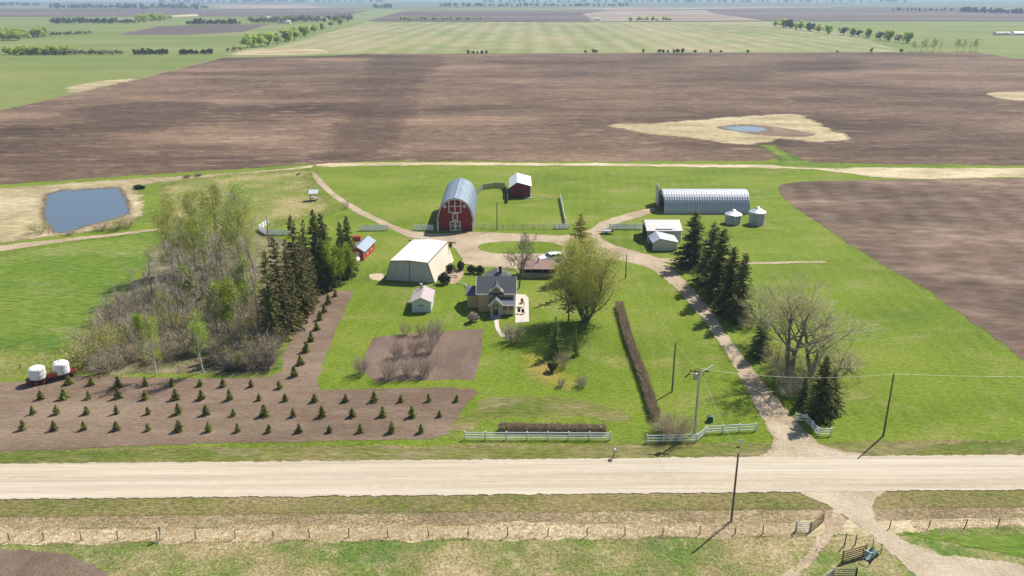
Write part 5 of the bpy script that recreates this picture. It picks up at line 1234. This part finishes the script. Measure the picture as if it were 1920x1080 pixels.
# ------------------------------------------------------------------ distant farmsteads
def far_house(label, px_, py_, w, d, h, wall, roofm, group):
    x, y = G(px_, py_); o = thing('distant_house', label, 'house', (x, y, 0), prng.uniform(-.3, .3), group)
    MB().prism([(-d / 2, 0), (d / 2, 0), (d / 2, h), (0, h + d * .3), (-d / 2, h)], -w / 2, w / 2, 'x').build('wall', M[wall], o)
    MB().prism(chevron((-d / 2 - .4, h - .1), (0, h + d * .3 + .2), (d / 2 + .4, h - .1), .2), -w / 2 - .4, w / 2 + .4, 'x').build('roof', M[roofm], o)
    for s in (-.3, .05, .3): MB().box(s * w - .7, s * w + .7, -d / 2 - .06, -d / 2 - .01, 1, 2.3).build('window', M['glass'], o)
far_house('distant house with reddish roof in the left farmstead', 163, 42, 26, 12, 5, 'redbright', 'brownroof', 'left distant farmstead')
far_house('distant white house, between the red roof and grey shed', 183, 42, 14, 9, 5, 'white', 'shinglegrey', 'left distant farmstead')
far_house('distant grey shed at the right of the left farmstead', 200, 42, 24, 12, 5, 'shinglegrey', 'bluegrey', 'left distant farmstead')
far_house('distant white house, upper left of the second farmstead', 508, 38, 16, 10, 6, 'white', 'whiteroof', 'second distant farmstead')
far_house('distant white barn, lowest of the second farmstead', 534, 44, 24, 10, 4, 'white', 'whiteroof', 'second distant farmstead')
far_house('distant pale shed, right end of the second farmstead', 552, 38, 18, 10, 5, 'white', 'greyroof', 'second distant farmstead')
far_house('tiny distant white shed, left of the pair in the right green field', 1878, 66, 22, 8, 3, 'white', 'browntrim', 'right distant sheds')
far_house('tiny distant white shed, right of the pair in the right green field', 1912, 66, 20, 8, 3, 'white', 'greyroof', 'right distant sheds')
far_house('tiny distant white farmhouse at the centre horizon', 1120, 39, 14, 9, 5, 'white', 'whiteroof', 'centre distant farm')

# ------------------------------------------------------------------ tank trailer
x, y = G(98, 712); ang = math.atan2(115.1 - 111.0, 5.6)
TT = thing('tank_trailer', 'red trailer carrying two white tanks beside the young spruces', 'trailer', (x, y, 0), ang)
MB().box(-3.4, 3.4, -.75, -.6, .55, .75).build('frame_beam', M['maroon'], TT); MB().box(-3.4, 3.4, .6, .75, .55, .75).build('frame_beam', M['maroon'], TT)
for x in (-3.3, -1.9, -.1, 1.8, 3.3): MB().box(x - .08, x + .08, -.598, .598, .56, .74).build('cross_member', M['maroon'], TT)
MB().box(-3.3, 3.3, -.9, .9, .752, .82).build('deck', M['maroon'], TT)
MB().bar((3.4, 0, .65), (5.2, 0, .45), .14, .14).build('drawbar', M['maroon'], TT)
for x in (-2.2, -1.2, 1.9):
    for s in (-1, 1):
        w = MB().tube((x, s * .95, .45), (x, s * 1.22, .45), .45, .45, 16).build('wheel', M['tyre'], TT); MB().tube((x, s * 1.221, .45), (x, s * 1.25, .45), .22, .2, 12).build('rim', M['redbright'], w)
MB().box(-.5, .7, -.95, -.35, .822, 1.35).build('pump_box', M['redbright'], TT)
for k, (x, lab) in enumerate(((-1.75, 'left'), (1.45, 'right'))):
    tk = MB(); tk.lathe([(1.12, .83), (1.16, .95), (1.16, 1.55), (1.19, 1.6), (1.16, 1.65), (1.16, 2.25), (1.1, 2.45), (.85, 2.62), (.3, 2.72)], 28, (x, 0)); tk.smooth = False
    to = tk.build('tank', M['plastic'], TT); MB().lathe([(.25, 2.72), (.25, 2.82), (.1, 2.85)], 14, (x, 0)).build('lid', M['plastic'], to)
    MB().bar((x, -1.19, .85), (x, -1.19, 2.3), .05, .02).build('strap', M['greymetal'], to)

# ------------------------------------------------------------------ vehicles
def car(label, px_, py_, rz, L, Wd, Ht, paint, name='parked_car', cat='car'):
    x, y = G(px_, py_); c = thing(name, label, cat, (x, y, 0), rz); h = Wd / 2
    side = [(-L / 2, .38), (-L / 2 + .05, .95), (-L / 2 + .12, 1.05), (L * .22, 1.08), (L * .46, .95), (L / 2, .75), (L / 2, .38)]
    b = MB(); n = len(side); vs = [(u, -h, w) for u, w in side] + [(u, h, w) for u, w in side]; b.add(vs, [tuple(range(n)), tuple(range(2 * n - 1, n - 1, -1))] + [(i, i + n, (i + 1) % n + n, (i + 1) % n) for i in range(n)])
    b.build('body', M[paint], c)
    i_ = h - .12
    cab = MB().add([(-L / 2 + .15, -i_ - .08, 1.04), (L * .2, -i_ - .08, 1.06), (L * .06, -i_, Ht), (-L / 2 + .45, -i_, Ht), (-L / 2 + .15, i_ + .08, 1.04), (L * .2, i_ + .08, 1.06), (L * .06, i_, Ht), (-L / 2 + .45, i_, Ht)],
                   [(0, 1, 2, 3), (7, 6, 5, 4), (0, 4, 5, 1), (1, 5, 6, 2), (2, 6, 7, 3), (3, 7, 4, 0)]).build('cabin', M[paint], c)
    for s in (-1, 1):
        for a, e in ((-L / 2 + .55, -L * .24), (-L * .22, L * .0), (L * .015, L * .1)):
            z0, z1 = 1.14, Ht - .1; y0 = s * (i_ + .075); y1 = s * (i_ + .012); k = .1
            MB().add([(a, y0, z0), (e + k, y0, z0), (e, y1, z1), (a + k, y1, z1), (a, y0 - s * .05, z0), (e + k, y0 - s * .05, z0), (e, y1 - s * .05, z1), (a + k, y1 - s * .05, z1)],
                     [(0, 1, 2, 3), (7, 6, 5, 4), (0, 4, 5, 1), (1, 5, 6, 2), (2, 6, 7, 3), (3, 7, 4, 0)]).build('window', M['glass'], cab)
    MB().add([(L * .195, -i_, 1.13), (L * .195, i_, 1.13), (L * .085, i_ - .06, Ht - .08), (L * .085, -i_ + .06, Ht - .08), (L * .155, -i_, 1.12), (L * .155, i_, 1.12), (L * .045, i_ - .06, Ht - .09), (L * .045, -i_ + .06, Ht - .09)],
             [(0, 1, 2, 3), (7, 6, 5, 4), (0, 4, 5, 1), (1, 5, 6, 2), (2, 6, 7, 3), (3, 7, 4, 0)]).build('windscreen', M['glass'], cab)
    for u in (-L * .31, L * .31):
        for s in (-1, 1):
            w = MB().tube((u, s * (h - .2), .36), (u, s * (h + .02), .36), .36, .36, 16).build('wheel', M['tyre'], c); MB().tube((u, s * (h + .021), .36), (u, s * (h + .04), .36), .2, .18, 10).build('rim', M['greymetal'], w)
    for s in (-1, 1):
        MB().box(L / 2 - .02, L / 2 + .02, s * h * .75 - .16, s * h * .75 + .16, .6, .74).build('headlight', M['glasspale'], c)
        MB().box(-L / 2 - .02, -L / 2 + .03, s * h * .8 - .1, s * h * .8 + .1, .7, .92).build('tail_light', M['redbright'], c)
    return c
car('white sport utility vehicle parked in the yard behind the cabin', 1032, 489, math.pi + .28, 5.4, 2.0, 1.75, 'carwhite')
car('dark red car parked beside the low cabin', 1034, 506, math.pi / 2 + .1, 4.2, 1.75, 1.45, 'maroon')
x, y = G(1136, 438); c = thing('utility_trailer', 'small white flat trailer near the left end of the garage fence', 'trailer', (x, y, 0), -.1)
MB().box(-1.3, 1.3, -.75, .75, .55, .7).build('deck', M['white'], c)
for s in (-1, 1):
    w = MB().tube((.1, s * .78, .32), (.1, s * .95, .32), .32, .32, 14).build('wheel', M['tyre'], c); MB().tube((.1, s * .951, .32), (.1, s * .97, .32), .16, .15, 10).build('rim', M['greymetal'], w)
    MB().box(-1.3, 1.3, s * .75 - .03, s * .75 + .03, .702, .95).build('side_board', M['white'], c)
MB().box(1.302, 1.75, -.5, .5, .5, 1.0).build('tool_box', M['blackmetal'], c); MB().bar((-1.3, 0, .6), (-2.4, 0, .45), .1).build('drawbar', M['greymetal'], c)

# ------------------------------------------------------------------ small things
x, y = G(279, 1021); c = thing('marker_board', 'tall pale marker board leaning by the ditch wire fence', 'marker', (x + .9, y + .6, 0), .5)
MB().bar((0, 0, 0), (.3, .1, 1.75), .24, .05).build('board', M['white'], c); MB().bar((.1, .18, 0), (.14, .16, 1.7), .09).build('stake', M['post'], c)
x, y = G(1149, 860); c = thing('mailbox', 'small rusty mailbox on a leaning post at the road edge', 'mailbox', (x, y, 0))
MB().bar((0, 0, 0), (.22, .1, 1.0), .11).build('post', M['post'], c)
mb = MB(); mb.prism([(-.0, 1.0), (.42, 1.0), (.42, 1.22), (.34, 1.33), (.08, 1.33), (0, 1.22)], -.2, .35); mb.build('box', M['greymetal'], c); MB().bar((.44, .1, 1.1), (.44, .1, 1.45), .03, .08).build('flag', M['redbright'], c)
x, y = G(1387, 836); c = thing('small_sign', 'small white sign on a thin stake near the bent fence', 'sign', (x, y, 0))
MB().bar((0, 0, 0), (0, 0, .9), .05).build('stake', M['greymetal'], c); MB().box(-.28, .28, -.06, -.03, .55, .95).build('panel', M['white'], c)
x, y = G(1312, 795); c = thing('utility_box', 'small teal utility box on the lawn behind the bent fence', 'utility box', (G(1331, 790)[0], G(1331, 790)[1], 0))
MB().box(-.35, .35, -.3, .3, 0, .75).build('cabinet', M['teal'], c); MB().prism([(-.38, .752), (.38, .752), (0, .84)], -.33, .33).build('lid', M['teal'], c)
x, y = G(845, 463); c = thing('barrel', 'dark barrel on the gravel beside the grass island', 'barrel', (x, y, 0))
MB().lathe([(.4, 0), (.42, .04), (.4, .08), (.4, .45), (.43, .48), (.4, .51), (.4, .92), (.42, .95), (.4, 1.0)], 16).build('drum', M['rust'], c); MB().lathe([(.36, 1.001), (.36, 1.02), (.1, 1.03)], 12).build('lid', M['dark'], c)
x, y = G(262, 354); c = thing('brush_heap', 'low black heap on the bank right of the pond', 'heap', (x, y, 0)); hm = PROTO['hedge_shrub'][1][-1][1]; link('branches', hm, c, scale=(1.4, 1.0, .6)); MB().bar((-1.5, 0, .2), (1.4, .3, .7), .16).build('log', M['dark'], c)
# fire pit ring, white edging stones and patio furniture
rp = random.Random(3); x0, y0 = G(850, 519); c = thing('fire_pit', 'round stone fire pit on bare ground by the storage building', 'fire pit', (x0, y0, 0))
for k in range(12):
    a = k * math.pi / 6; s = rp.uniform(.13, .19); st = MB(); st.lathe([(s * .7, 0), (s, s * .5), (s * .9, s * 1.3), (s * .3, s * 1.7)], 7, (.8 * math.cos(a), .8 * math.sin(a))); st.build('stone', M['stone'], c)
rail_fence('edging_fence', 'low white edging fence between the fire pit and the house', g2((858, 532), (873, 535), (876, 541)), .45, 1, 1.0, rw=.12)
for i, (px_, py_, l) in enumerate([(978, 576, 'patio table with greenery on the pale patio'), ]):
    x, y = G(px_, py_); c = thing('patio_table', l, 'table', (x, y, .09)); MB().box(-.55, .55, -.4, .4, .68, .73).build('table_top', M['weathered'], c)
    for sx in (-.48, .48):
        for sy in (-.33, .33): MB().box(sx - .035, sx + .035, sy - .035, sy + .035, 0, .68).build('leg', M['weathered'], c)
    pl = thing('potted_plant', 'leafy plant on the patio table', 'plant', (x, y, .82)); MB().lathe([(.12, 0), (.17, .22), (.15, .23)], 10).build('pot', M['insul'], pl); link('foliage', PROTO['green_bush0'][1][-1][1], pl, (0, 0, .15), (0, 0, 0), (.13, .13, .16))
for i, (px_, py_, l) in enumerate([(973, 589, 'dark garden chair, left of the pair on the patio'), (981, 590, 'dark garden chair, right of the pair on the patio'), (980, 570, 'dark garden chair behind the patio table')]):
    x, y = G(px_, py_); c = thing('garden_chair', l, 'chair', (x, y, .09), .3 * i, 'garden chairs on the patio')
    MB().box(-.27, .27, -.25, .25, .4, .45).build('seat', M['blackmetal'], c); MB().box(-.27, .27, .22, .27, .452, .95).build('backrest', M['blackmetal'], c)
    for sx in (-.23, .23):
        for sy in (-.2, .2): MB().box(sx - .025, sx + .025, sy - .025, sy + .025, 0, .4).build('leg', M['blackmetal'], c)
x, y = G(677, 446); c = thing('red_tank', 'round red fuel tank on legs behind the red hut', 'tank', (-36.2, 184.0, 0)); MB().tube((-.9, 0, 1.7), (.9, 0, 1.7), .75, .75, 18).build('drum', M['redbright'], c)
for s in (-.6, .6):
    for q in (-.4, .4): MB().bar((s, q, 0), (s, q * .8, 1.2), .09).build('leg', M['redbright'], c)
x, y = G(675, 492); c = thing('propane_tank', 'small white tank in front of the red hut', 'tank', (-33.9, 170.6, 0), 1.4); MB().tube((-.8, 0, .75), (.8, 0, .75), .5, .5, 18).build('drum', M['plastic'], c)
for s in (-.5, .5): MB().box(s - .08, s + .08, -.4, .4, 0, .35).build('foot', M['greyconcrete'], c)

# ------------------------------------------------------------------ haze
hz = MB().box(-33000, 33000, -2700, 33000, -1, 58).mesh('haze', None)
ho = link('haze', hz); ho['kind'] = 'stuff'
hm_ = bpy.data.materials.new('haze_air'); hm_.use_nodes = True; hn = hm_.node_tree; hn.nodes.clear()
out_ = hn.nodes.new('ShaderNodeOutputMaterial'); pv = hn.nodes.new('ShaderNodeVolumePrincipled')
pv.inputs['Color'].default_value = (.58, .78, 1.0, 1); pv.inputs['Density'].default_value = 1.15e-4; pv.inputs['Anisotropy'].default_value = 0.0
hn.links.new(pv.outputs[0], out_.inputs['Volume']); hz.materials.append(hm_)
